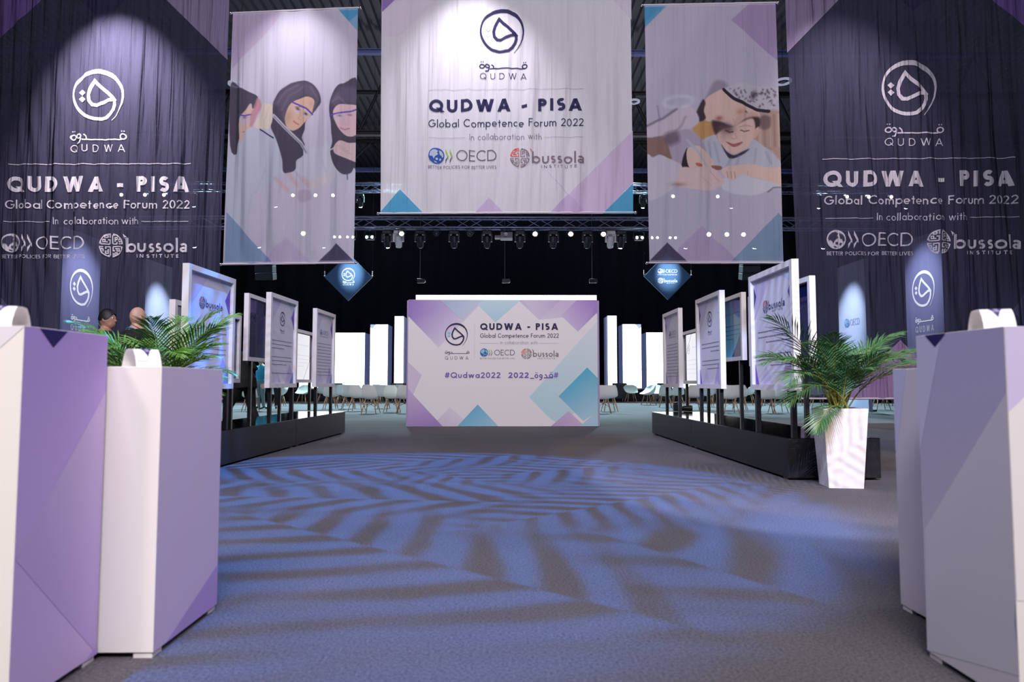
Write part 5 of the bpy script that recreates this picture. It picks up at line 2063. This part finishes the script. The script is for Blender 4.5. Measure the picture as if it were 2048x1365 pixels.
blocks = ((left_front, 'white shell chair in the nearer row left of the printed wall, %s from the left', 'chairs in the nearer left row'),
          (left_back, 'white shell %s farther back left of the printed wall, %s from the left', 'chairs farther back on the left'),
          (right_front, 'white shell chair in the nearer row right of the printed wall, %s from the left', 'chairs in the nearer right row'),
          (right_back, 'white shell armchair farther back right of the printed wall, %s from the left', 'armchairs farther back on the right'),
          (under, 'white chair whose wooden legs show below the right dark banner, %s from the left', 'chairs behind the right dark banner'))
for lst, fmt, grp in blocks:
    for i, (arm, px, py) in enumerate(lst):
        o_ = ORD[i]
        lab = fmt % ((('armchair' if arm else 'chair'), o_) if fmt.count('%s') == 2 else (o_,))
        turn = r.uniform(-.12, .12) + (-.10 if px > 1300 else (.08 if px < 700 else 0))
        if arm:
            turn = {558: 0.5, 607: PI - .25, 1262: PI + .1, 1297: 1.9, 1313: PI, 1427: .4, 1497: 1.0, 1444: .2, 1527: .6}.get(px, 0) 
        put_chair(bool(arm), px, py, turn, lab, grp)


def sofa(px, py, w, label):
    p = at_z(px, py)
    t = thing('lounge_chair', p, label, 'lounge chair', 'grey lounge chairs before the stage')
    mb = MB(); mb.box((-w / 2, -.36, .14), (w / 2, .36, .42), M['sofa'], bevel=.03); mb.build('seat', t)
    mb = MB(); mb.box((-w / 2, -.42, .14), (w / 2, -.27, .86), M['sofa'], bevel=.03); mb.build('backrest', t)
    for s in (-1, 1):
        mb = MB(); mb.box((s * (w / 2 - .05) - .06, -.36, .2), (s * (w / 2 - .05) + .06, .34, .62), M['sofa'], bevel=.025); mb.build('armrest', t)
        for k in (-1, 1):
            mb = MB(); mb.cyl((s * (w / 2 - .08), k * .3, 0), (s * (w / 2 - .08), k * .3, .16), .015, .015, M['chrome'], 6); mb.build('leg', t)


sofa(1237, 804.0, .66, 'boxy grey lounge chair right of the printed wall, before the narrow screen')
sofa(1326, 805, .66, 'boxy grey lounge chair half hidden by the farthest right poster')
sofa(674, 805, .62, 'dark lounge chair beside the farthest left poster')
sofa(802, 805, .85, 'pale-edged lounge chair at the left edge of the printed wall')


# ------------------------------------------------------------------ rigging
def box_truss(x0, x1, Y, zt, label):
    s = .29
    t = thing('lighting_truss', ((x0 + x1) / 2, Y, zt - s), label, 'truss', 'lighting trusses')
    cs = [(Y - s / 2, zt), (Y + s / 2, zt), (Y + s / 2, zt - s), (Y - s / 2, zt - s)]
    for y, z in cs:
        mb = MB()
        mb.cyl((x0, y, z), (x1, y, z), .025, .025, M['truss_metal'], 8)
        mb.build('chord', t, world=True)
    for k in range(4):
        (ya, za), (yb, zb) = cs[k], cs[(k + 1) % 4]
        mb = MB()
        n = int((x1 - x0) / .5)
        for i in range(n):
            xa, xb = x0 + (x1 - x0) * i / n, x0 + (x1 - x0) * (i + 1) / n
            mb.cyl((xa, ya, za) if i % 2 == 0 else (xa, yb, zb), (xb, yb, zb) if i % 2 == 0 else (xb, ya, za), .011, .011, M['truss_metal'], 5, False)
        mb.build('lacing', t, world=True)
    for k in range(5):
        mb = MB()
        x = x0 + (x1 - x0) * (k + .5) / 5
        mb.cyl((x, Y, zt), (x, Y, 12.36), .012, .012, M['dark_metal'], 6)
        mb.build('hoist_chain', t, world=True)


YT = 19.0
ZT = at_y(1010, 437, YT).z
box_truss(-11, 11, YT, ZT, 'long aluminium lighting truss just below the central banner, lamps hung under it')
YU = 25.0
ZU = at_y(1010, 369, YU).z
box_truss(-17, 17, YU, ZU, 'higher lighting truss farther back, seen through the banners')
spot('truss_wash', (0, 15.5, 3.2), (0, YT, ZT), 150, 110, 1, (.66, .66, 1.0), .2)
spot('truss_wash_left', (-5, 20.5, 4.6), (-9, 22, 10.5), 300, 120, 1, (.6, .62, 1.0), .2)
spot('truss_wash_right', (5, 20.5, 4.6), (9, 22, 10.5), 300, 120, 1, (.6, .62, 1.0), .2)


def weld(mb):
    """share the corners of touching pieces so that they are one piece"""
    return mb


def make_moving_head(lens, body, drop=0.0):
    t = thing('moving_head_lamp', (0, 0, 0), 'x', 'stage lamp')
    mb = MB(); mb.box((-.025, -.025, -.03), (.025, .025, .006 + drop), M['chrome'], bevel=.006); mb.build('clamp', t)
    mb = MB(); mb.box((-.13, -.10, -.13), (.13, .10, -.02), body, bevel=.02); mb.build('base', t)
    mb = MB()
    for s in (-1, 1):
        mb.box((s * .13 - .022, -.05, -.33), (s * .13 + .022, .05, -.10), body)
    mb.box((-.13, -.045, -.135), (.13, .045, -.10), body)
    weld(mb)
    mb.build('yoke', t)
    mb = MB()
    mx = Matrix.Translation((0, 0, -.29)) @ Matrix.Rotation(D(28), 4, 'X')
    a, b, e = mx @ Vector((0, 0, .14)), mx @ Vector((0, 0, -.02)), mx @ Vector((0, 0, -.20))
    mb.cyl(a, b, .085, .11, body, 14); mb.cyl(b, e, .11, .085, body, 14)
    hd_ = mb.build('lamp_head', t)
    mb = MB()
    mb.ball(e, .065, M[lens], 12, 8, (1, 1, .5))
    mb.build('lens', hd_)
    return t


def make_par(lens):
    t = thing('par_lamp', (0, 0, 0), 'x', 'stage lamp')
    mb = MB(); mb.box((-.02, -.02, -.02), (.02, .02, .006), M['dark_metal']); mb.build('clamp', t)
    mb = MB()
    mb.tube([(-.10, 0, -.14), (-.10, 0, -.03), (0, 0, -.015), (.10, 0, -.03), (.10, 0, -.14)], .010, M['dark_metal'], 6)
    mb.build('bracket', t)
    mb = MB(); mb.cyl((0, .10, -.11), (0, -.07, -.17), .06, .085, M['dark_metal'], 14); cn_ = mb.build('can', t)
    mb = MB(); mb.ball((0, -.075, -.172), .060, M[lens], 12, 8, (1, .5, 1)); mb.build('lens', cn_)
    return t


def make_wash(lens):
    t = thing('wash_lamp', (0, 0, 0), 'x', 'stage lamp')
    mb = MB(); mb.box((-.025, -.025, -.02), (.025, .025, .006), M['chrome'], bevel=.004); mb.build('clamp', t)
    mb = MB(); mb.tube([(-.15, 0, -.22), (-.15, 0, -.06), (-.10, 0, -.02), (.10, 0, -.02), (.15, 0, -.06), (.15, 0, -.22)], .016, M['dark_metal'], 6); mb.build('yoke', t)
    mb = MB(); mb.box((-.12, -.09, -.28), (.12, .09, -.16), M['dark_metal'], bevel=.02); hd_ = mb.build('lamp_head', t)
    for s in (-1, 1):
        mb = MB()
        mb.ball((s * .075, -.09, -.22), .036, M[lens], 10, 6, (1, .5, 1))
        mb.build('lens', hd_)
    return t


protos = {'mh_low': make_moving_head('lens_cool', M['dark_metal'], .02), 'mh_off': make_moving_head('lens_off', M['dark_metal']), 'mh_cool': make_moving_head('lens_cool', M['dark_metal']), 'mh_white': make_moving_head('lens_off', M['lamp_white_body']),
          'par_off': make_par('lens_off'), 'par_warm': make_par('lens_warm'), 'wash': make_wash('lens_cool')}
lens_at = {'mh_low': .46, 'mh_off': .46, 'mh_cool': .46, 'mh_white': .46, 'par_off': .17, 'par_warm': .17, 'wash': .22}
used_p = set()


def hang(kind, px, py, Y, z, label, group, rz=0.0):
    """hang a lamp from the truss so that its lens is where the photo shows it"""
    p = at_y(px, py, Y)
    yy = Y + (-.145 if kind.startswith('par') else .10)
    loc = (p.x * yy / Y, yy, z)
    if kind == 'mh_cool' and Y == YU:
        kind, loc = 'mh_low', (loc[0], yy, z - .02)
    o = protos[kind]
    if kind not in used_p:
        used_p.add(kind)
        o.location = loc
        o.rotation_euler = (0, 0, rz)
        o['label'] = label
        o['group'] = group
    else:
        copy_tree(o, loc, rz, label, group)


zl = ZT - .29 - .03
main = [('wash', 702, 470), ('wash', 740, 470), ('mh_cool', 774, 482), ('par_warm', 804, 464), ('mh_white', 797, 476), ('mh_off', 840, 476), ('par_off', 873, 464), ('mh_off', 908, 476), ('par_off', 940, 464),
        ('mh_off', 974, 476), ('mh_off', 1040, 476), ('par_warm', 1070, 464), ('mh_off', 1107, 476), ('par_warm', 1141, 464), ('mh_off', 1175, 476), ('par_warm', 1206, 464), ('mh_white', 1221, 474),
        ('mh_cool', 1242, 482), ('wash', 1278, 468)]
KW = {'wash': 'bright twin wash lamp', 'mh_cool': 'lit cyan moving head lamp', 'mh_off': 'unlit dark moving head lamp', 'mh_white': 'white-bodied moving head lamp', 'par_off': 'small unlit spot lamp', 'par_warm': 'small warm glowing spot lamp'}
cnt = {}
for i, (k, px, py) in enumerate(sorted(main, key=lambda q: q[1])):
    cnt[k] = cnt.get(k, 0) + 1
    hang(k, px, py, YT, zl, '%s on the near truss, %s of its kind from the left' % (KW[k], ORD[cnt[k] - 1]), 'lamps on the near truss', 0.0)
behind = [('mh_cool', 515, 483), ('par_warm', 608, 465), ('mh_cool', 645, 483), ('wash', 676, 470), ('mh_cool', 385, 483), ('wash', 1308, 468), ('wash', 1344, 468), ('mh_cool', 1373, 482), ('par_warm', 1416, 463),
          ('par_warm', 1452, 463), ('par_warm', 1485, 462), ('mh_cool', 1512, 482), ('mh_cool', 1650, 480)]
upper = [('par_warm', 245, 388), ('par_warm', 292, 389), ('par_warm', 330, 388), ('mh_cool', 218, 412), ('mh_cool', 385, 413), ('mh_cool', 549, 415), ('par_warm', 587, 389), ('par_warm', 632, 389), ('par_warm', 667, 388), ('mh_cool', 720, 413),
         ('mh_cool', 1287, 411), ('par_warm', 1345, 385), ('par_warm', 1434, 385), ('mh_cool', 1465, 411), ('mh_cool', 1640, 409), ('par_warm', 1692, 383), ('par_warm', 1735, 381), ('par_warm', 1780, 383), ('mh_cool', 1815, 407)]
WH = lambda px: 'the left dark banner' if px < 445 else ('the laboratory banner' if px < 711 else ('the smiling boy banner' if 1293 < px < 1570 else ('the right dark banner' if px >= 1570 else 'the central gap')))
cnt = {}
for lst, Y, z, row in ((behind, YT, zl, 'low'), (upper, YU, ZU - .32, 'high')):
    for k, px, py in sorted(lst, key=lambda q: q[1]):
        key = (row, WH(px), k)
        cnt[key] = cnt.get(key, 0) + 1
        if WH(px) == 'the central gap':
            lab = 'cyan lamp on the higher truss in the gap %s of the central banner' % ('left' if px < 1000 else 'right')
        else:
            lab = '%s light in the %s row shining through %s, %s of its colour' % ({'mh_cool': 'cyan', 'par_warm': 'warm', 'wash': 'white'}[k], row, WH(px), ORD[cnt[key] - 1])
        if Y == YU:
            hang(k, px, py, Y, ZU - .32, lab, 'lamps on the higher truss')
        else:
            hang(k, px, py, Y, z, lab, 'lamps shining through the banners')

# projector in the middle of the truss
p = at_y(1008, 462, YT)
t = thing('projector', (p.x, YT, zl - .28), 'grey projector hanging from the middle of the near truss', 'projector')
mb = MB(); mb.box((-.10, -.2, 0), (.24, .2, .17), M['grey_case'], bevel=.015); mb.build('body', t)
mb = MB(); mb.cyl((.05, -.2, .09), (.05, -.26, .09), .06, .055, M['lens_off'], 12); mb.build('lens', t)
mb = MB(); mb.box((-.26, -.14, .02), (-.10, .14, .09), M['grey_case'], bevel=.01); mb.build('side_box', t)
for s in (-.04, .18):
    mb = MB(); mb.cyl((s, -.145, .16), (s, -.145, .285), .015, .015, M['dark_metal'], 6); mb.build('mount', t)

for i, (px, wh) in enumerate(((837, 'left'), (1011, 'middle'), (1190, 'right'))):
    q = at_y(px, 555, YT)
    t = thing('hanging_motor', (q.x, YT + .5, q.z - .09), '%s one of three small black motors on wires above the stage screen' % wh, 'motor', 'small motors hung on wires')
    mb = MB(); mb.box((-.10, -.07, 0), (.05, .07, .12), M['dark_metal'], bevel=.015); mb.build('body', t)
    mb = MB(); mb.cyl((.08, -.07, .06), (.08, .07, .06), .06, .06, M['dark_metal'], 12); mb.build('drum', t)
    mb = MB(); mb.cyl((-.02, 0, .12), (-.02, 0, 12.36 - q.z + .09), .006, .006, M['truss_metal'], 5); mb.build('wire', t)

for px, py, wh in ((530, 540, 'left'), (1500, 540, 'right')):
    Y = 22.5
    p = at_y(px, py, Y)
    t = thing('line_array_speaker', (p.x, Y, p.z - .45), 'dark stack of line array loudspeakers hung below the banner on the %s' % wh, 'loudspeaker', 'hanging loudspeaker stacks')
    for k in range(4):
        mb = MB()
        mx = Matrix.Translation((0, .03 * k * k * .4, .95 - .235 * k)) @ Matrix.Rotation(D(4 * k), 4, 'X')
        mb.box((-.29, -.2, -.11), (.29, .2, .11), M['dark_metal'], mx, bevel=.012)
        mb.box((-.26, -.205, -.09), (.26, -.198, .09), M['black_paint'], mx)
        mb.build('cabinet', t)
    mb = MB(); mb.cyl((0, 0, 1.05), (0, 0, 12.36 - p.z + .45), .012, .012, M['dark_metal'], 6); mb.build('chain', t)

for px, py, r_, lab in ((472, 170, .24, 'ring-shaped roof lamp between the left banners'), (1566, 165, .26, 'ring-shaped roof lamp between the right banners'),
                        (1268, 205, .18, 'small ring-shaped roof lamp right of the central banner'), (1356, 205, .50, 'large ring-shaped roof lamp ghosting through the smiling boy banner')):
    Y = 20.5
    p = at_y(px, py, Y)
    t = thing('ring_lamp', p, lab, 'roof lamp', 'ring lamps under the roof')
    mb = MB()
    n = 24
    vs = []
    for k in range(n):
        a_ = 2 * PI * k / n
        for rr, z in ((r_, 0), (r_ * .72, 0), (r_ * .72, .05), (r_, .05)):
            vs.append((rr * math.cos(a_), rr * math.sin(a_), z))
    mb.add(vs, [(4 * k + j, 4 * k + (j + 1) % 4, 4 * ((k + 1) % n) + (j + 1) % 4, 4 * ((k + 1) % n) + j) for k in range(n) for j in range(4)], emit_mat('ring_glow', (190, 195, 225), .55))
    mb.build('ring', t)
    mb = MB(); mb.cyl((0, 0, -.01), (0, 0, .12), r_ * .3, r_ * .22, M['grey_case'], 14)
    for k in range(3):
        a_ = 2 * PI * k / 3
        mb.cyl((0, 0, .08), (r_ * .8 * math.cos(a_), r_ * .8 * math.sin(a_), .03), .008, .008, M['dark_metal'], 5)
    mb.build('hub', t)
    mb = MB(); mb.cyl((0, 0, .1), (0, 0, 12.36 - p.z), .006, .006, M['dark_metal'], 5); mb.build('cable', t)

# photo camera left on the right platform
p = at_z(1365, 823, PH)
t = thing('photo_camera', (p.x, p.y, PH), 'black camera with a long lens lying on the far end of the right platform', 'camera')
mb = MB(); mb.box((-.16, -.05, .004), (-.07, .05, .13), M['black_paint'], bevel=.012); mb.box((-.145, -.035, .12), (-.085, .035, .158), M['black_paint'], bevel=.012); mb.build('body', t)
mb = MB(); mb.cyl((-.08, 0, .052), (.02, 0, .052), .035, .036, M['black_metal'], 16); mb.cyl((.02, 0, .052), (.13, 0, .052), .044, .048, M['black_metal'], 16); ln_ = mb.build('lens', t)
mb = MB(); mb.cyl((.10, 0, .052), (.165, 0, .052), .05, .052, M['black_paint'], 16); mb.build('lens_hood', ln_)
mb = MB(); mb.tube([(-.15, .03, .14), (-.10, .09, .08), (0, .11, .012), (.08, .10, .010), (.12, .07, .010)], .006, M['black_paint'], 6); mb.build('strap', t)
# ------------------------------------------------------------------ people
def person(loc, rz, label, J, dress, hair=None, head_turn=0.0, extra=None, group=None, fingers=True, height=1.75, voxel=.011):
    """one continuous body grown over a posed skeleton; J overrides joints (metres, facing +y)"""
    k = height / 1.75
    P = {'pelvis': (0, 0, .95), 'waist': (0, .01, 1.08), 'chest': (0, .0, 1.28), 'neck': (0, -.015, 1.47), 'head0': (0, .0, 1.54),
         'shL': (-.185, -.01, 1.40), 'elL': (-.24, -.03, 1.12), 'wrL': (-.25, .06, .87), 'haL': (-.25, .09, .80),
         'shR': (.185, -.01, 1.40), 'elR': (.24, -.03, 1.12), 'wrR': (.25, .06, .87), 'haR': (.25, .09, .80),
         'hiL': (-.095, 0, .90), 'knL': (-.11, .02, .50), 'anL': (-.12, -.03, .085), 'toL': (-.14, .15, .035),
         'hiR': (.095, 0, .90), 'knR': (.11, .02, .50), 'anR': (.12, -.03, .085), 'toR': (.14, .15, .035)}
    P.update(J)
    P = {a: Vector(b) for a, b in P.items()}
    R = {'pelvis': .155, 'waist': .145, 'chest': .165, 'neck': .058, 'head0': .055, 'shL': .078, 'elL': .050, 'wrL': .034, 'haL': .036, 'shR': .078, 'elR': .050, 'wrR': .034, 'haR': .036,
         'hiL': .105, 'knL': .068, 'anL': .050, 'toL': .040, 'hiR': .105, 'knR': .068, 'anR': .050, 'toR': .040}
    E = [('pelvis', 'waist'), ('waist', 'chest'), ('chest', 'neck'), ('neck', 'head0'), ('chest', 'shL'), ('shL', 'elL'), ('elL', 'wrL'), ('wrL', 'haL'), ('chest', 'shR'), ('shR', 'elR'), ('elR', 'wrR'), ('wrR', 'haR'),
         ('pelvis', 'hiL'), ('hiL', 'knL'), ('knL', 'anL'), ('anL', 'toL'), ('pelvis', 'hiR'), ('hiR', 'knR'), ('knR', 'anR'), ('anR', 'toR')]
    mb = MB()

    def capsule(a, b, ra, rb, n=12):
        m = 5
        mb.tube([a + (b - a) * (i / m) for i in range(m + 1)], [ra + (rb - ra) * i / m for i in range(m + 1)], M['skin'], n)
        mb.ball(a, ra, M['skin'], 12, 8)
        mb.ball(b, rb, M['skin'], 12, 8)
    for a, b in E:
        capsule(P[a], P[b], R[a], R[b])
    up = (P['neck'] - P['pelvis']).normalized()
    # broad, flat torso
    def tmx(c, q):
        z = q.normalized()
        x = Vector((1, 0, 0))
        y = z.cross(x).normalized()
        x = y.cross(z)
        m = Matrix((x, y, z)).transposed()
        return m
    T = tmx(P['chest'], P['neck'] - P['waist'])
    mb.ball(P['chest'] + T @ Vector((0, 0, .03)), .2, M['skin'], 18, 12, (1.02, .66, 1.15), T)
    mb.ball(P['waist'], .17, M['skin'], 18, 12, (1.0, .72, 1.0), T)
    mb.ball(P['pelvis'], .175, M['skin'], 18, 12, (1.03, .74, .9), T)
    # hands with separate fingers
    for s, sd in (('L', -1), ('R', 1)):
        w, h = P['wr' + s], P['ha' + s]
        d = (h - w).normalized()
        side = d.cross(Vector((sd, .2, 0))).normalized()
        nrm = side.cross(d).normalized()
        palm = w + d * .075
        mb.tube([w, w + d * .04, palm], [.030, .036, .034], M['skin'], 10)
        if fingers:
            for f, (o, ln) in enumerate(((-.030, .062), (-.010, .074), (.010, .070), (.029, .055))):
                a = palm + side * o
                b1 = a + d * ln * .5 + nrm * .004
                c1 = b1 + (d * .8 - nrm * sd * .5).normalized() * ln * .5
                mb.tube([a - d * .02, a, b1, c1], [.0125, .0115, .0105, .0085], M['skin'], 7)
            a = w + d * .03 - side * .03
            mb.tube([a, a - side * .028 + d * .025, a - side * .034 + d * .06], [.014, .012, .010], M['skin'], 7)
    # head with face
    hc = P['head0'] + Vector((0, .015, .10))
    HR = Matrix.Rotation(head_turn, 3, 'Z')
    hd = lambda x, y, z: hc + HR @ Vector((x, y, z))
    mb.ball(hc, .1, M['skin'], 20, 14, (.76, .96, 1.14), HR)
    mb.ball(hd(0, .035, -.055), .07, M['skin'], 16, 10, (.86, .86, 1.0), HR)
    mb.tube([hd(0, .085, .015), hd(0, .108, -.025), hd(0, .098, -.036)], [.010, .015, .010], M['skin'], 8)
    mb.tube([hd(-.024, .083, -.062), hd(0, .093, -.061), hd(.024, .083, -.062)], [.006, .009, .006], M['skin'], 6)
    mb.tube([hd(-.05, .072, .032), hd(0, .090, .034), hd(.05, .072, .032)], [.008, .010, .008], M['skin'], 6)
    for sx in (-1, 1):
        mb.ball(hd(sx * .079, -.006, -.012), .03, M['skin'], 10, 8, (.28, .62, 1.0), HR @ Matrix.Rotation(sx * .35, 3, 'Z'))
    if extra == 'jacket':
        for s in 'LR':
            mb.tube([P['sh' + s], P['el' + s], P['wr' + s] - (P['wr' + s] - P['el' + s]) * .12], [.092, .068, .050], M['skin'], 12)
        hem = P['pelvis'] * .62 + (P['hiL'] + P['hiR']) * .19 + Vector((0, -.02, -.10))
        mb.tube([P['chest'], P['waist'], P['pelvis'], hem], [.175, .165, .185, .19], M['skin'], 16)
    if k != 1:
        mb.v = [(v[0] * k, v[1] * k, v[2] * k) for v in mb.v]
    tmp = mb.build('tmp_body')
    rm = tmp.modifiers.new('r', 'REMESH')
    rm.mode = 'VOXEL'
    rm.voxel_size = voxel
    rm.use_smooth_shade = True
    sm = tmp.modifiers.new('s', 'SMOOTH')
    sm.iterations = 3
    dg = bpy.context.evaluated_depsgraph_get()
    me = bpy.data.meshes.new_from_object(tmp.evaluated_get(dg))
    bpy.data.objects.remove(tmp, do_unlink=True)
    me.materials.clear()
    names = dress['mats']
    for n in names:
        me.materials.append(M[n])
    vs = np.empty(len(me.vertices) * 3)
    me.vertices.foreach_get('co', vs)
    vs = vs.reshape(-1, 3) / k
    pol = [p.vertices[0] for p in me.polygons]
    idx = []
    nk = P['neck']
    for vi in pol:
        v = Vector(vs[vi])
        i = dress['top']
        ln = (v - nk).dot(up)
        if ln > .02 and (v - (P['head0'] + up * .1)).length < .24:
            i = 0
        elif min((v - P['haL']).length, (v - P['haR']).length) < .13 and min((v - P['wrL'] - (P['haL'] - P['wrL']).normalized() * .01).dot((P['haL'] - P['wrL']).normalized()) if (v - P['haL']).length < .16 else 9,
                                                                         (v - P['wrR'] - (P['haR'] - P['wrR']).normalized() * .01).dot((P['haR'] - P['wrR']).normalized()) if (v - P['haR']).length < .16 else 9) > 0:
            i = 0
        elif v.z < .10 and min((v - P['toL']).length, (v - P['toR']).length, (v - P['anL']).length, (v - P['anR']).length) < .16:
            i = dress['shoe']
        elif (v - P['pelvis']).dot(up) < (-.14 if extra == 'jacket' else .02) and min((v - P['haL']).length, (v - P['haR']).length) > .14:
            i = dress['leg']
        idx.append(i)
    me.polygons.foreach_set('material_index', idx)
    me.polygons.foreach_set('use_smooth', [True] * len(me.polygons))
    t = thing('person', loc, label, 'person', group, rz)
    me.name = 'body'
    b = bpy.data.objects.new('body', me)
    COL.objects.link(b)
    b.parent = t
    for sx in (-1, 1):
        mb = MB()
        mb.ball(hd(sx * .031, .077, .012) * k, .013, M['white_paint'], 10, 8)
        mb.ball(hd(sx * .031, .086, .012) * k, .007, M['hair'], 8, 6)
        mb.build('eye', t)
    if hair:
        mb = MB()
        n = 22
        vs2, fs2 = [], []
        for j in range(11):
            th = (PI * .56) * j / 10
            for i in range(n):
                ph = 2 * PI * i / n
                front = max(0, math.sin(ph))
                tt = th * (1 - .42 * front ** 2)
                rr = .108 + .004 * math.sin(7 * ph + 3 * j)
                q = Vector((math.sin(tt) * math.cos(ph) * rr * .80, math.sin(tt) * math.sin(ph) * rr * .98, math.cos(tt) * rr * 1.16 + .008))
                vs2.append((hc + HR @ q) * k)
        fs2 = [(j * n + i, (j + 1) * n + i, (j + 1) * n + (i + 1) % n, j * n + (i + 1) % n) for j in range(10) for i in range(n)]
        mb.add(vs2, fs2, M[hair], smooth=True)
        mb.build('hair', t)
    return t, P


SUIT = {'mats': ['skin', 'suit', 'suit', 'shoe'], 'top': 1, 'leg': 2, 'shoe': 3}
q = at_y(212, 640, 9.0)
person((q.x, 9.0, 0), D(-70), 'dark-haired person in dark clothes facing right, behind the left palm', {}, {'mats': ['skin_tan', 'suit', 'suit', 'shoe'], 'top': 1, 'leg': 2, 'shoe': 3}, 'hair', D(-18), 'jacket', height=1.83)
q = at_y(273, 640, 8.25)
t, P = person((q.x, 8.25, 0), D(-22), 'bald person in a dark jacket with a blue lanyard, seen from behind the left palm', {}, SUIT, None, 0.0, 'jacket', height=1.79)
mb = MB()
k = 1.79 / 1.75
pts = [Vector((-.085, -.03, 1.475)) * k, Vector((-.05, -.085, 1.495)) * k, Vector((0, -.100, 1.50)) * k, Vector((.05, -.085, 1.495)) * k, Vector((.085, -.03, 1.475)) * k, Vector((.125, .08, 1.42)) * k, Vector((.10, .152, 1.30)) * k, Vector((.03, .178, 1.12)) * k]
mb.tube(pts, .008, M['lanyard'], 6)
mb.build('lanyard', t)
q = at_y(480, 760, 10.9)
person((q.x, 10.9, 0), D(62), 'person in a black suit leaning forward, seen between the left framed posters',
       {'pelvis': (0, -.10, .90), 'waist': (0, -.02, 1.04), 'chest': (0, .12, 1.22), 'neck': (0, .24, 1.38), 'head0': (0, .28, 1.44), 'shL': (-.19, .18, 1.32), 'shR': (.19, .18, 1.32),
        'elR': (.30, .02, 1.11), 'wrR': (.16, .22, 1.06), 'haR': (.12, .28, 1.07), 'elL': (-.28, .10, 1.08), 'wrL': (-.14, .30, 1.06), 'haL': (-.10, .35, 1.07),
        'hiL': (-.095, -.09, .86), 'hiR': (.095, -.09, .86), 'knL': (-.11, .12, .50), 'anL': (-.11, .10, .085), 'toL': (-.12, .27, .035), 'knR': (.12, -.14, .48), 'anR': (.12, -.36, .12), 'toR': (.13, -.20, .035)},
       SUIT, 'hair', 0, 'jacket')
q = at_z(521, 819)
person((q.x, q.y, 0), D(150), 'person in teal top and grey trousers among the chairs, behind the left posters', {}, {'mats': ['skin', 'teal_cloth', 'grey_cloth', 'shoe'], 'top': 1, 'leg': 2, 'shoe': 3}, 'hair', 0, None, height=1.72, voxel=.016)
q = at_z(543, 818)
person((q.x, q.y + .1, 0), D(190), 'person in black trousers, legs showing below the middle left poster', {'toR': (.20, .12, .035)}, {'mats': ['skin', 'teal_cloth', 'suit', 'shoe'], 'top': 1, 'leg': 2, 'shoe': 3}, 'hair', 0, None, height=1.74, voxel=.016)

for m_ in bpy.data.materials:
    m_.use_backface_culling = False
